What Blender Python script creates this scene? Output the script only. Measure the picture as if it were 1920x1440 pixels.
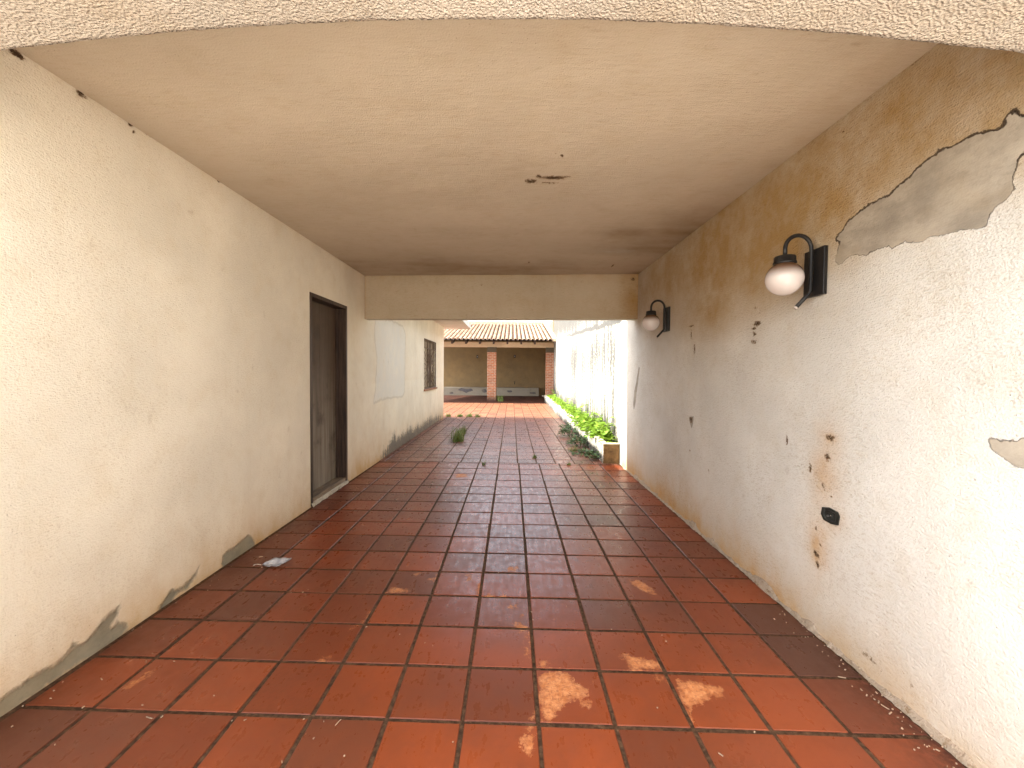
import bpy, bmesh, math, random
import numpy as np
from mathutils import Matrix, Vector
random.seed(7); rng = np.random.default_rng(11)
S = bpy.context.scene
for o in list(bpy.data.objects): bpy.data.objects.remove(o)

# ---------------------------------------------------------------- camera
F_PX, CAM_H = 783.0, 1.393
pitch, yaw, rho = math.atan(23.5/F_PX), math.atan(0.5/F_PX), math.radians(0.5)
fw = Vector((math.sin(yaw)*math.cos(pitch), math.cos(yaw)*math.cos(pitch), -math.sin(pitch)))
r0 = Vector((math.cos(yaw), -math.sin(yaw), 0)); u0 = r0.cross(fw)
rt = math.cos(rho)*r0 + math.sin(rho)*u0; up = -math.sin(rho)*r0 + math.cos(rho)*u0
cd = bpy.data.cameras.new("camera"); cam = bpy.data.objects.new("camera", cd)
S.collection.objects.link(cam); S.camera = cam
cd.sensor_fit = 'HORIZONTAL'; cd.sensor_width = 36; cd.lens = F_PX/1920*36
cd.clip_start = 0.05; cd.clip_end = 1000
cam.matrix_world = Matrix(((rt.x, up.x, -fw.x, 0), (rt.y, up.y, -fw.y, 0), (rt.z, up.z, -fw.z, CAM_H), (0, 0, 0, 1)))

# ---------------------------------------------------------------- light
SUN_EL, SUN_AZ = 45.0, -4.0          # the sun stands over the house on the left
el, az = math.radians(SUN_EL), math.radians(SUN_AZ)
sdir = Vector((math.cos(el)*math.cos(az), math.cos(el)*math.sin(az), -math.sin(el)))
sl = bpy.data.lights.new("sun", 'SUN'); sun = bpy.data.objects.new("sun", sl); S.collection.objects.link(sun)
sl.energy = 2.0; sl.angle = math.radians(0.5); sl.color = (1.0, 0.94, 0.84)
sun.rotation_euler = sdir.to_track_quat('-Z', 'Y').to_euler()
W = bpy.data.worlds.new("World"); S.world = W; W.use_nodes = True
wn, wl = W.node_tree.nodes, W.node_tree.links
sky = wn.new('ShaderNodeTexSky'); sky.sky_type = 'NISHITA'; sky.sun_disc = False
sky.sun_elevation = el
to_sun = -sdir
sky.sun_rotation = math.atan2(to_sun.x, to_sun.y)
sky.dust_density = 3.0; sky.ozone_density = 0.6
hs = wn.new('ShaderNodeHueSaturation'); hs.inputs['Saturation'].default_value = 0.35
wl.new(sky.outputs[0], hs.inputs['Color']); wl.new(hs.outputs[0], wn['Background'].inputs[0])
wn['Background'].inputs[1].default_value = 0.15
S.view_settings.view_transform = 'Standard'; S.view_settings.look = 'None'
S.view_settings.exposure = 2.84; S.view_settings.gamma = 1
S.cycles.diffuse_bounces = 8; S.cycles.max_bounces = 14; S.cycles.use_denoising = True
S.cycles.sample_clamp_indirect = 8

# ---------------------------------------------------------------- measured outlines (metres on the walls, ceiling and floor)
L_GRAY = [[(1.602,0.07),(1.628,0.062),(1.668,0.067),(1.717,0.071),(1.769,0.076),(1.824,0.072),(1.892,0.089),(1.902,0.116),(1.937,0.088),(1.984,0.096),(2.034,0.124),(2.086,0.144),(2.134,0.158),(2.139,0.134),(2.106,0.101),(2.079,0.076),(2.094,0.061),(2.127,0.072),(2.183,0.038),(2.182,-0.015),(1.848,-0.005),(1.626,-0.015),(1.6,-0.009)],[(2.377,0.007),(2.442,0.055),(2.471,0.069),(2.501,0.047),(2.547,0.042),(2.538,0.021),(2.485,0.007),(2.454,-0.037),(2.384,-0.032)],[(2.539,0.034),(2.611,0.053),(2.697,0.109),(2.67,0.05),(2.578,0.007)],[(2.893,0.01),(2.904,0.076),(2.988,0.083),(3.099,0.095),(3.194,0.111),(3.243,0.068),(3.281,0.02),(3.268,-0.022),(2.902,-0.023)]]
R_GRAY = [[(2.145,1.961),(2.15,1.99),(2.131,2.058),(2.154,2.075),(2.15,2.105),(2.104,2.116),(2.084,2.148),(2.049,2.155),(2.01,2.172),(1.973,2.18),(1.93,2.178),(1.869,2.183),(1.825,2.193),(1.789,2.205),(1.76,2.219),(1.732,2.239),(1.699,2.244),(1.668,2.254),(1.652,2.252),(1.65,2.266),(1.617,2.259),(1.57,2.256),(1.539,2.258),(1.508,2.25),(1.495,2.236),(1.474,2.238),(1.442,2.227),(1.425,2.235),(1.432,2.249),(1.421,2.269),(1.403,2.276),(1.391,2.256),(1.383,2.234),(1.362,2.238),(1.334,2.196),(1.315,2.12),(1.344,2.102),(1.372,2.112),(1.386,2.107),(1.388,2.082),(1.402,2.054),(1.412,2.033),(1.389,2.01),(1.407,1.991),(1.425,1.976),(1.456,1.952),(1.463,1.927),(1.474,1.904),(1.512,1.917),(1.553,1.93),(1.567,1.925),(1.605,1.925),(1.661,1.941),(1.682,1.942),(1.703,1.928),(1.726,1.934),(1.749,1.939),(1.779,1.953),(1.834,1.942),(1.854,1.968),(1.894,1.962),(1.935,1.956),(1.979,1.953),(2.041,1.97),(2.089,1.967),(2.114,1.954)],[(1.292,1.205),(1.338,1.198),(1.359,1.185),(1.403,1.181),(1.436,1.179),(1.438,1.165),(1.428,1.135),(1.395,1.114),(1.366,1.101),(1.334,1.092),(1.288,1.075)],[(3.878,0.987),(3.772,1.002),(3.785,0.924),(3.808,0.888),(3.844,0.916)],[(5.438,1.465),(5.391,1.455),(5.435,1.314),(5.493,1.149),(5.552,0.98),(5.618,0.891),(5.652,0.972),(5.612,1.143),(5.528,1.271)]]
R_BOXPX = [(2.182,0.691),(2.137,0.704),(2.08,0.699),(2.068,0.681),(2.075,0.636),(2.12,0.627),(2.169,0.63),(2.188,0.655)]
R_MARK = [(2.152,1.065,0.0346,0.0186),(2.167,0.961,0.0217,0.025),(2.286,0.877,0.0152,0.0286),(2.187,0.805,0.0167,0.0168),(2.175,0.776,0.0055,0.0167),(2.135,0.762,0.008,0.0051),(2.227,0.56,0.0087,0.0129),(2.195,0.481,0.0113,0.0085),(2.222,0.426,0.0258,0.0193),(2.208,0.372,0.0171,0.0213),(2.206,0.674,0.0198,0.0053),(2.826,1.73,0.0499,0.0189),(2.859,1.699,0.0327,0.0109),(2.853,1.661,0.0234,0.0191),(2.86,1.611,0.0374,0.0164),(3.856,1.829,0.0593,0.0074),(2.487,0.994,0.009,0.031),(3.825,0.965,0.0421,0.033),(1.606,1.443,0.003,0.0031),(1.785,1.368,0.0046,0.0034),(2.138,1.241,0.0053,0.0041),(3.463,0.58,0.014,0.0133),(3.841,0.675,0.0171,0.011),(2.842,1.835,0.0323,0.0081),(3.786,1.614,0.0165,0.0724),(3.864,1.747,0.0129,0.0554),(1.728,2.585,0.0025,0.0024),(1.985,2.676,0.0066,0.0042),(2.135,2.611,0.0077,0.009),(1.763,2.684,0.0232,0.0062),(1.388,2.441,0.0057,0.0097)]
R_MARK2 = [(1.944,0.127,0.0096,0.0182),(1.883,0.097,0.0548,0.0177),(1.86,0.093,0.0325,0.0116),(1.706,0.138,0.0129,0.0214),(1.668,0.121,0.0158,0.0105),(1.649,0.092,0.034,0.0069),(1.487,0.108,0.0112,0.0062),(3.459,0.582,0.0112,0.0107),(3.37,0.268,0.0142,0.0104),(2.066,0.562,0.004,0.0032)]
R_HALO = [(2.171,0.846,0.0987,0.271),(2.221,0.508,0.0904,0.1712),(2.209,0.404,0.0762,0.0639),(2.122,0.662,0.0886,0.0715),(2.152,1.06,0.0591,0.0465)]
R_WASH = [(2.669,2.172,0.6274,0.4398),(3.357,2.369,0.4493,0.3834),(1.78,2.295,0.5509,0.2471),(1.435,2.247,0.1663,0.2167),(3.511,1.838,0.4906,0.2681),(2.184,2.17,0.3652,0.2766)]
L_MARK = [(1.736,2.675,0.0211,0.0097),(2.0,2.677,0.0237,0.0124),(2.251,2.679,0.0205,0.0098),(2.27,2.657,0.004,0.0071),(1.853,2.679,0.0021,0.0023),(2.917,2.684,0.0132,0.0055),(1.741,2.67,0.0284,0.014),(2.358,2.678,0.0261,0.0059),(1.815,0.563,0.0223,0.0071),(2.043,0.311,0.006,0.004),(1.757,0.22,0.0045,0.0034),(1.742,0.215,0.0029,0.0026),(1.921,0.81,0.0035,0.0028),(1.947,0.743,0.0036,0.0028),(2.0,0.422,0.0135,0.0136),(1.654,0.364,0.002,0.0024),(4.049,1.254,0.0735,0.0414)]
C_MARK = [(0.121,2.875,0.0452,0.0335),(0.164,2.802,0.022,0.0238),(0.267,2.819,0.0922,0.0281),(0.348,2.806,0.0367,0.0119),(0.289,2.539,0.0083,0.0129),(0.253,2.502,0.0065,0.0094),(0.125,1.736,0.0034,0.0045),(0.194,4.984,0.0131,0.0381),(1.209,5.104,0.01,0.0805),(1.672,3.979,0.0104,0.0322),(0.544,2.247,0.0088,0.005),(-0.44,1.653,0.0032,0.004),(0.774,1.835,0.0048,0.0067),(0.586,1.747,0.0057,0.0075),(0.246,2.902,0.076,0.0127)]
C_WASH = [(1.564,3.827,0.3977,0.4093),(1.458,4.244,0.6066,0.3987),(1.747,5.487,0.2145,0.1898),(1.085,3.916,0.3065,0.2469),(-0.612,5.209,1.706,0.4486)]
C_LIGHT = [(1.102,4.498,0.2644,0.1481)]
F_WEAR = [[(0.139,1.893),(0.261,1.901),(0.299,1.845),(0.342,1.786),(0.347,1.741),(0.329,1.668),(0.31,1.678),(0.3,1.741),(0.266,1.74),(0.226,1.698),(0.189,1.657),(0.168,1.608),(0.132,1.603),(0.129,1.739)],[(0.141,1.994),(0.164,1.973),(0.192,1.967),(0.195,1.94),(0.226,1.927),(0.141,1.922)],[(0.015,2.304),(0.048,2.277),(0.107,2.232),(0.101,1.973),(0.072,1.972),(0.084,2.188),(0.041,2.196)],[(-0.015,2.444),(0.039,2.466),(0.032,2.403),(-0.003,2.402)],[(0.524,2.006),(0.572,2.021),(0.625,2.0),(0.716,1.98),(0.721,1.912),(0.544,1.917),(0.572,1.951)],[(0.757,1.862),(0.832,1.844),(0.905,1.827),(0.944,1.816),(0.934,1.77),(0.887,1.736),(0.874,1.763),(0.804,1.703),(0.775,1.714),(0.736,1.662),(0.735,1.604),(0.728,1.703)],[(0.105,1.676),(0.105,1.608),(0.098,1.495),(0.079,1.474),(0.065,1.482),(0.04,1.502),(0.033,1.536),(0.067,1.544),(0.081,1.607),(0.091,1.656)],[(0.609,1.885),(0.702,1.886),(0.711,1.813),(0.659,1.867)],[(0.382,1.833),(0.416,1.846),(0.415,1.798),(0.391,1.81)],[(0.067,2.373),(0.084,2.373),(0.083,2.344),(0.066,2.343)],[(-0.776,2.571),(-0.743,2.652),(-0.655,2.62),(-0.636,2.588),(-0.577,2.574)],[(-0.552,2.723),(-0.518,2.796),(-0.489,2.821),(-0.491,2.713)],[(-0.683,2.83),(-0.588,2.84),(-0.638,2.794)],[(-0.315,2.812),(-0.267,2.825),(-0.246,2.728),(-0.27,2.728)],[(-0.221,2.705),(-0.186,2.706),(-0.187,2.574),(-0.203,2.563)],[(-0.018,2.934),(0.051,2.935),(0.05,2.869),(-0.012,2.868)],[(0.791,2.769),(0.851,2.77),(0.896,2.724),(0.936,2.571),(0.876,2.591),(0.817,2.655)],[(-0.819,2.285),(-0.823,2.353),(-0.809,2.389),(-0.801,2.319),(-0.81,2.261),(-0.86,2.189),(-0.849,2.236)],[(-0.905,1.956),(-0.888,1.994),(-0.865,1.981),(-0.883,1.944)],[(-0.757,5.622),(-0.589,5.628),(-0.569,5.438),(-0.728,5.406)],[(-0.164,2.564),(-0.02,2.573),(-0.009,2.546),(-0.152,2.544)],[(-1.69,1.751),(-1.682,1.803),(-1.651,1.889),(-1.64,1.909),(-1.625,1.839),(-1.657,1.785)],[(-0.933,1.944),(-0.903,1.994),(-0.862,1.966),(-0.9,1.945)],[(-1.247,1.544),(-1.24,1.54),(-1.238,1.535)]]
CHIPS = [(-1.82,1.825),(-1.742,1.669),(-1.59,1.941),(-1.383,1.625),(-1.43,1.62),(-1.045,1.614),(-1.094,1.61),(-0.731,1.61),(-0.673,1.605),(-1.291,2.566),(-1.857,3.887),(-1.953,3.455),(-1.847,3.055),(-1.255,1.736),(-0.802,1.438),(-0.815,1.621),(-1.72,1.938),(-1.67,1.498),(-1.741,2.89),(1.499,2.324),(1.526,1.873),(1.551,1.768),(1.564,1.762),(1.566,1.727),(1.566,1.672),(1.577,1.651),(1.59,1.61),(1.59,1.505),(0.773,1.48),(1.553,1.799),(1.563,1.745),(1.545,1.598),(1.573,1.705),(-0.079,2.841),(-0.432,2.092),(-1.375,3.822),(-0.796,3.804),(-1.435,4.295),(-0.86,3.497),(0.133,3.715),(-0.264,5.64),(0.551,2.216),(-0.776,2.221)]
LEAF = [(-1.722,2.914),(-1.624,2.999),(-1.618,2.837)]
L_WHITE = [[(6.213,2.154),(6.957,2.228),(7.787,2.215),(7.966,2.08),(7.91,0.998),(7.791,0.912),(6.603,0.944),(6.135,0.914),(6.209,1.079),(6.286,1.565),(6.175,1.922)]]
WEEDS = [(1.311,9.016),(1.325,7.848),(1.252,7.033),(1.391,6.611),(1.337,10.103)]
TUFTS = [(-1.075,8.332),(-1.111,9.344),(-0.531,19.561),(-0.421,6.162),(0.387,6.734),(0.861,6.211),(-1.583,12.75),(-1.292,12.773),(-1.036,12.643),(-1.938,12.721),(1.094,7.309)]
XL, XR, H = -2.03, 1.65, 2.684

# ---------------------------------------------------------------- helpers
def link(o, parent=None):
    S.collection.objects.link(o)
    if parent is not None: o.parent = parent
    return o
def tag(o, label=None, cat=None, group=None, kind=None):
    if label: o['label'] = label
    if cat: o['category'] = cat
    if group: o['group'] = group
    if kind: o['kind'] = kind
    return o
def empty(name, loc=(0, 0, 0)):
    o = bpy.data.objects.new(name, None); o.location = loc; o.empty_display_size = 0.1
    return link(o)
def local(o, parent):
    """keep world-space mesh data where it is under an Empty that stands elsewhere"""
    o.matrix_parent_inverse = Matrix.Translation(-Vector(parent.location))
    return o
class MB:
    def __init__(s): s.v = []; s.f = []; s.at = {}
    def add(s, verts, faces):
        n = len(s.v); s.v += [tuple(p) for p in verts]; s.f += [tuple(n+i for i in f) for f in faces]; return n
    def box(s, x0, x1, y0, y1, z0, z1):
        v = [(x0,y0,z0),(x1,y0,z0),(x1,y1,z0),(x0,y1,z0),(x0,y0,z1),(x1,y0,z1),(x1,y1,z1),(x0,y1,z1)]
        s.add(v, [(0,3,2,1),(4,5,6,7),(0,1,5,4),(1,2,6,5),(2,3,7,6),(3,0,4,7)])
    def tube(s, pts, r, n=12, cap=True):
        pts = [Vector(p) for p in pts]; rs = r if isinstance(r, (list, tuple)) else [r]*len(pts)
        base = len(s.v); ref = Vector((0, 1, 0))
        for i, p in enumerate(pts):
            t = (pts[min(i+1, len(pts)-1)] - pts[max(i-1, 0)]).normalized()
            a = t.cross(ref)
            if a.length < 1e-3: a = t.cross(Vector((1, 0, 0)))
            a.normalize(); b = t.cross(a)
            for k in range(n):
                q = 2*math.pi*k/n
                s.v.append(tuple(p + rs[i]*(math.cos(q)*a + math.sin(q)*b)))
        for i in range(len(pts)-1):
            for k in range(n):
                s.f.append((base+i*n+k, base+i*n+(k+1) % n, base+(i+1)*n+(k+1) % n, base+(i+1)*n+k))
        if cap:
            s.f.append(tuple(base+k for k in range(n))[::-1]); e = base+(len(pts)-1)*n
            s.f.append(tuple(e+k for k in range(n)))
    def lathe(s, prof, c, n=28):
        base = len(s.v)
        for r, z in prof:
            for k in range(n):
                q = 2*math.pi*k/n; s.v.append((c[0]+r*math.cos(q), c[1]+r*math.sin(q), c[2]+z))
        for i in range(len(prof)-1):
            for k in range(n):
                s.f.append((base+i*n+k, base+i*n+(k+1) % n, base+(i+1)*n+(k+1) % n, base+(i+1)*n+k))
    def build(s, name, mat, parent=None, smooth=False, bevel=0, attrs=None, recalc=True):
        me = bpy.data.meshes.new(name); me.from_pydata(s.v, [], s.f)
        if recalc:
            bm = bmesh.new(); bm.from_mesh(me); bmesh.ops.recalc_face_normals(bm, faces=bm.faces); bm.to_mesh(me); bm.free()
        if attrs:
            for k, a in attrs.items():
                t = me.attributes.new(k, 'FLOAT', 'POINT'); t.data.foreach_set('value', np.asarray(a, np.float32))
        if smooth: me.polygons.foreach_set('use_smooth', [True]*len(me.polygons))
        me.materials.append(mat); me.update()
        o = bpy.data.objects.new(name, me); link(o, parent)
        if parent is not None and parent.type == 'EMPTY': local(o, parent)
        if bevel:
            b = o.modifiers.new('bevel', 'BEVEL'); b.width = bevel; b.segments = 2; b.limit_method = 'ANGLE'
        return o

def vnoise(u, v, scale, seed=0):
    """smooth value noise in 0..1"""
    r = np.random.default_rng(seed); T = r.random((256, 256))
    x = np.asarray(u)*scale; y = np.asarray(v)*scale
    xi = np.floor(x).astype(int); yi = np.floor(y).astype(int); fx = x-xi; fy = y-yi
    fx = fx*fx*(3-2*fx); fy = fy*fy*(3-2*fy)
    g = lambda a, b: T[a % 256, b % 256]
    return (g(xi, yi)*(1-fx)+g(xi+1, yi)*fx)*(1-fy)+(g(xi, yi+1)*(1-fx)+g(xi+1, yi+1)*fx)*fy
def fbm(u, v, scale, seed=0, oct=4):
    a = 0; w = 0.5; t = 0
    for k in range(oct):
        a = a + w*vnoise(u, v, scale*2**k, seed+k); t += w; w *= 0.5
    return a/t
def sdf(poly, u, v):
    """signed distance to a polygon, negative inside"""
    P = np.array(poly, float); d = np.full(u.shape, 1e9); ins = np.zeros(u.shape, bool)
    for i in range(len(P)):
        a = P[i]; b = P[(i+1) % len(P)]; e = b-a
        L = max(e@e, 1e-12)
        t = np.clip(((u-a[0])*e[0]+(v-a[1])*e[1])/L, 0, 1)
        d = np.minimum(d, np.hypot(u-a[0]-t*e[0], v-a[1]-t*e[1]))
        c = (a[1] > v) != (b[1] > v)
        with np.errstate(divide='ignore', invalid='ignore'):
            xx = (b[0]-a[0])*(v-a[1])/(b[1]-a[1])+a[0]
        ins ^= c & (u < xx)
    return np.where(ins, -d, d)
def field(polys, u, v):
    """0 far outside .. 0.05 on the outline .. more inside; the shader cuts it at 0.05"""
    d = np.full(u.shape, 1e9)
    for p in polys: d = np.minimum(d, sdf(p, u, v))
    return np.clip(0.05-d, 0, 0.12)
def blobs(marks, u, v, soft=True):
    m = np.zeros(u.shape)
    for a, b, ra, rb in marks:
        q = ((u-a)/max(ra, 1e-4))**2+((v-b)/max(rb, 1e-4))**2
        m = np.maximum(m, np.exp(-q) if soft else np.clip(1.3-np.sqrt(q), 0, 1))
    return m

# ---------------------------------------------------------------- material helpers
class NT:
    def __init__(s, name):
        s.m = bpy.data.materials.new(name); s.m.use_nodes = True
        s.n = s.m.node_tree.nodes; s.l = s.m.node_tree.links; s.b = s.n['Principled BSDF']
        s.tc = s.n.new('ShaderNodeTexCoord')
    def lk(s, a, b): s.l.new(a, b)
    def put(s, v, sock):
        if hasattr(v, 'is_output') or hasattr(v, 'links'): s.l.new(v, sock)
        elif isinstance(v, (tuple, list)): sock.default_value = (*v, 1) if len(v) == 3 and sock.type == 'RGBA' else v
        else: sock.default_value = v
    def math(s, op, a, b=0.0, c=None, clamp=False):
        n = s.n.new('ShaderNodeMath'); n.operation = op; n.use_clamp = clamp
        s.put(a, n.inputs[0]); s.put(b, n.inputs[1])
        if c is not None: s.put(c, n.inputs[2])
        return n.outputs[0]
    def map(s, scale=(1, 1, 1), rot=(0, 0, 0), src=None):
        n = s.n.new('ShaderNodeMapping'); s.lk(src or s.tc.outputs['Object'], n.inputs[0])
        n.inputs['Scale'].default_value = scale; n.inputs['Rotation'].default_value = rot; return n.outputs[0]
    def noise(s, scale, vec=None, detail=3, rough=0.55, dist=0.0):
        n = s.n.new('ShaderNodeTexNoise'); s.lk(vec or s.tc.outputs['Object'], n.inputs['Vector'])
        n.inputs['Scale'].default_value = scale; n.inputs['Detail'].default_value = detail
        n.inputs['Roughness'].default_value = rough; n.inputs['Distortion'].default_value = dist
        return n.outputs['Fac']
    def voro(s, scale, vec=None, feature='F1'):
        n = s.n.new('ShaderNodeTexVoronoi'); n.feature = feature; s.lk(vec or s.tc.outputs['Object'], n.inputs['Vector'])
        n.inputs['Scale'].default_value = scale; return n
    def ramp(s, x, lo, hi, a=0.0, b=1.0):
        n = s.n.new('ShaderNodeMapRange'); n.interpolation_type = 'SMOOTHSTEP'; s.put(x, n.inputs[0])
        n.inputs[1].default_value = lo; n.inputs[2].default_value = hi; n.inputs[3].default_value = a; n.inputs[4].default_value = b
        return n.outputs[0]
    def mix(s, f, a, b, mode='MIX'):
        n = s.n.new('ShaderNodeMix'); n.data_type = 'RGBA'; n.blend_type = mode
        s.put(f, n.inputs[0]); s.put(a, n.inputs[6]); s.put(b, n.inputs[7]); return n.outputs[2]
    def attr(s, name):
        n = s.n.new('ShaderNodeAttribute'); n.attribute_name = name; return n.outputs['Fac']
    def bump(s, h, strength=1.0, dist=0.01, normal=None):
        n = s.n.new('ShaderNodeBump'); n.inputs['Strength'].default_value = strength; n.inputs['Distance'].default_value = dist
        s.put(h, n.inputs['Height'])
        if normal is not None: s.lk(normal, n.inputs['Normal'])
        return n.outputs[0]
    def out(s, col, rough=0.8, normal=None, spec=0.3, metal=0.0, coat=None):
        s.put(col, s.b.inputs['Base Color']); s.put(rough, s.b.inputs['Roughness'])
        s.b.inputs['Specular IOR Level'].default_value = spec; s.b.inputs['Metallic'].default_value = metal
        if normal is not None: s.lk(normal, s.b.inputs['Normal'])
        if coat is not None:
            s.put(coat, s.b.inputs['Coat Weight']); s.b.inputs['Coat Roughness'].default_value = 0.12
        return s.m

def plaster(name, base, comb=(1, 14, 60), grain=1.0, gray=(0.37, 0.35, 0.305), vary=0.10, coarse=0.0,
            stain_col=(0.40, 0.255, 0.105), streak=0.0, speck=1.0, hscale=30, gsoft=1.0, mscale=(22, 22, 2.4), mould_col=((0.06, 0.055, 0.05), (0.17, 0.155, 0.135)), mrange=(0.84, 1.0)):
    """painted wall render: combed grain, blotches, cement patches, rust and mould from mesh attributes"""
    t = NT(name); P = t.tc.outputs['Object']
    n1 = t.noise(1.3, detail=5); n2 = t.noise(7, detail=4); n3 = t.noise(130, detail=3)
    c = t.mix(t.ramp(n1, 0.3, 0.7), tuple(x*(1-vary) for x in base), tuple(min(x*(1+vary*0.6), 0.9) for x in base))
    c = t.mix(t.math('MULTIPLY', t.ramp(n2, 0.45, 0.75), 0.22), c, (base[0]*0.82, base[1]*0.74, base[2]*0.6))
    # brown wash
    st = t.attr('stain'); st = t.math('MULTIPLY', st, t.ramp(t.noise(3.5, detail=7, rough=0.7), 0.25, 0.75, 0.72, 1.15))
    st = t.math('MULTIPLY', st, 1.0, clamp=True)
    c = t.mix(st, c, stain_col)
    # red earth splash with red floor bounce painted in, and rust haloes
    sp_ = t.math('MULTIPLY', t.attr('splash_bounce'), t.ramp(t.noise(6, vec=t.map((1, 1, 0.6)), detail=7, rough=0.7), 0.25, 0.75, 0.6, 1.2), clamp=True)
    c = t.mix(sp_, c, (0.50, 0.285, 0.105))
    # pinholes
    v = t.voro(hscale)
    hole = t.math('MULTIPLY', t.ramp(v.outputs['Distance'], 0.04, 0.09, 1, 0), t.ramp(t.noise(2.2), 0.5, 0.62))
    hole = t.math('MULTIPLY', hole, 0.55*speck)
    c = t.mix(hole, c, (0.13, 0.085, 0.05))
    # lighter filler patch
    wob = t.math('ADD', t.math('MULTIPLY', t.math('SUBTRACT', t.noise(9, detail=7, rough=0.72), 0.5), 0.055 if gsoft < 2 else 0.075),
                 t.math('MULTIPLY', t.math('SUBTRACT', t.noise(70, detail=3), 0.5), 0.012))
    wf = t.math('ADD', t.attr('white'), t.math('MULTIPLY', wob, 1.8))
    wm = t.ramp(wf, 0.015, 0.10)
    c = t.mix(t.math('MULTIPLY', wm, t.ramp(n2, 0.2, 0.8, 0.35, 0.85)), c, (0.66, 0.65, 0.61))
    rim = t.math('MULTIPLY', t.ramp(wf, 0.02, 0.05), t.ramp(wf, 0.05, 0.08, 1, 0))
    c = t.mix(t.math('MULTIPLY', rim, 0.35), c, (0.35, 0.30, 0.22))
    # bare cement
    gf = t.math('ADD', t.attr('gray'), wob)
    gm = t.ramp(gf, 0.05-0.0012*gsoft, 0.05+0.0012*gsoft)
    gcol = t.mix(t.ramp(t.noise(4, vec=t.map((1, 1, 1.6)), detail=6, rough=0.65), 0.3, 0.7), tuple(x*0.72 for x in gray), tuple(x*1.18 for x in gray))
    gcol = t.mix(t.math('MULTIPLY', t.ramp(t.noise(40, detail=5, rough=0.75), 0.55, 0.7), 0.30), gcol, tuple(x*0.55 for x in gray))
    gcol = t.mix(t.math('MULTIPLY', t.ramp(t.noise(2.1, detail=4), 0.5, 0.72), 0.45), gcol, (0.30, 0.22, 0.12))
    c = t.mix(gm, c, gcol)
    te = t.attr('crack')
    edge = t.math('MULTIPLY', t.ramp(t.math('ADD', gf, t.math('MULTIPLY', te, 0.0035)), 0.0465, 0.0485), t.ramp(t.math('SUBTRACT', gf, t.math('MULTIPLY', te, 0.003)), 0.0488, 0.0515, 1, 0))
    edge = t.math('MULTIPLY', t.math('MULTIPLY', edge, 1.0 if gsoft < 2 else 0.25), t.math('MAXIMUM', te, t.ramp(t.noise(6, detail=3), 0.4, 0.6, 0.1, 0.7)))
    c = t.mix(t.math('MULTIPLY', edge, 0.9), c, (0.035, 0.02, 0.012))
    # smudges, scrapes and faint run-down drips
    dr = t.math('MULTIPLY', t.ramp(t.noise(1, vec=t.map((9, 9, 0.7)), detail=5, rough=0.7), 0.56, 0.78), 0.12)
    c = t.mix(dr, c, t.mix(1.0, c, (0.70, 0.58, 0.42), 'MULTIPLY'))
    sm = t.math('MULTIPLY', t.ramp(t.noise(6, vec=t.map((1, 1.6, 1), rot=(0.5, 0, 0)), detail=7, rough=0.75), 0.60, 0.72), 0.35)
    c = t.mix(sm, c, t.mix(1.0, c, (0.62, 0.55, 0.47), 'MULTIPLY'))
    # rust holes and mould
    mk = t.math('MULTIPLY', t.attr('mark'), t.ramp(t.math('ADD', t.noise(75, detail=5, rough=0.75), t.math('MULTIPLY', t.attr('mark'), 0.2)), 0.50, 0.70))
    c = t.mix(t.ramp(mk, 0.08, 0.55), c, t.mix(t.ramp(mk, 0.35, 0.95), (0.30, 0.19, 0.10), (0.055, 0.032, 0.018)))
    md = t.attr('mould')
    mv = t.math('ADD', t.math('MULTIPLY', t.noise(1, vec=t.map(mscale), detail=6, rough=0.75), 0.7), t.math('MULTIPLY', t.noise(26, detail=5, rough=0.7), 0.45))
    mm = t.ramp(t.math('ADD', mv, md), *mrange)
    c = t.mix(t.math('MULTIPLY', mm, 0.88), c, t.mix(n2, *mould_col))
    # relief; dirt sits in the pits of the combed coat
    g1 = t.noise(1, vec=t.map(comb), detail=4, rough=0.6)
    pit = t.math('MULTIPLY', t.ramp(t.math('ADD', t.math('MULTIPLY', g1, 0.6), t.math('MULTIPLY', n3, 0.4)), 0.32, 0.52, 1, 0), t.math('MULTIPLY', t.math('MULTIPLY', t.math('SUBTRACT', 1.0, gm), 0.60*grain), t.ramp(t.noise(1.7, detail=4), 0.35, 0.68, 0.25, 1.0)))
    c = t.mix(pit, c, t.mix(1.0, c, (0.62, 0.50, 0.36), 'MULTIPLY'))
    h = t.math('ADD', t.math('MULTIPLY', g1, 0.6*grain), t.math('MULTIPLY', n3, 0.55*grain))
    if coarse:
        vv = t.voro(150, feature='SMOOTH_F1')
        h = t.math('ADD', h, t.math('MULTIPLY', t.ramp(vv.outputs['Distance'], 0.1, 0.7), coarse))
    h = t.math('MULTIPLY', h, t.math('SUBTRACT', 1.0, t.math('MULTIPLY', gm, 0.8)))
    h = t.math('SUBTRACT', h, t.math('MULTIPLY', gm, 1.1))
    h = t.math('SUBTRACT', h, t.math('MULTIPLY', hole, 0.8))
    h = t.math('SUBTRACT', h, t.math('MULTIPLY', t.ramp(mk, 0.2, 0.7), 1.0))
    h = t.math('ADD', h, t.math('MULTIPLY', t.noise(2.4, detail=3), 1.2))
    return t.out(c, 0.88, t.bump(h, 0.9, 0.009), spec=0.2)

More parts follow.
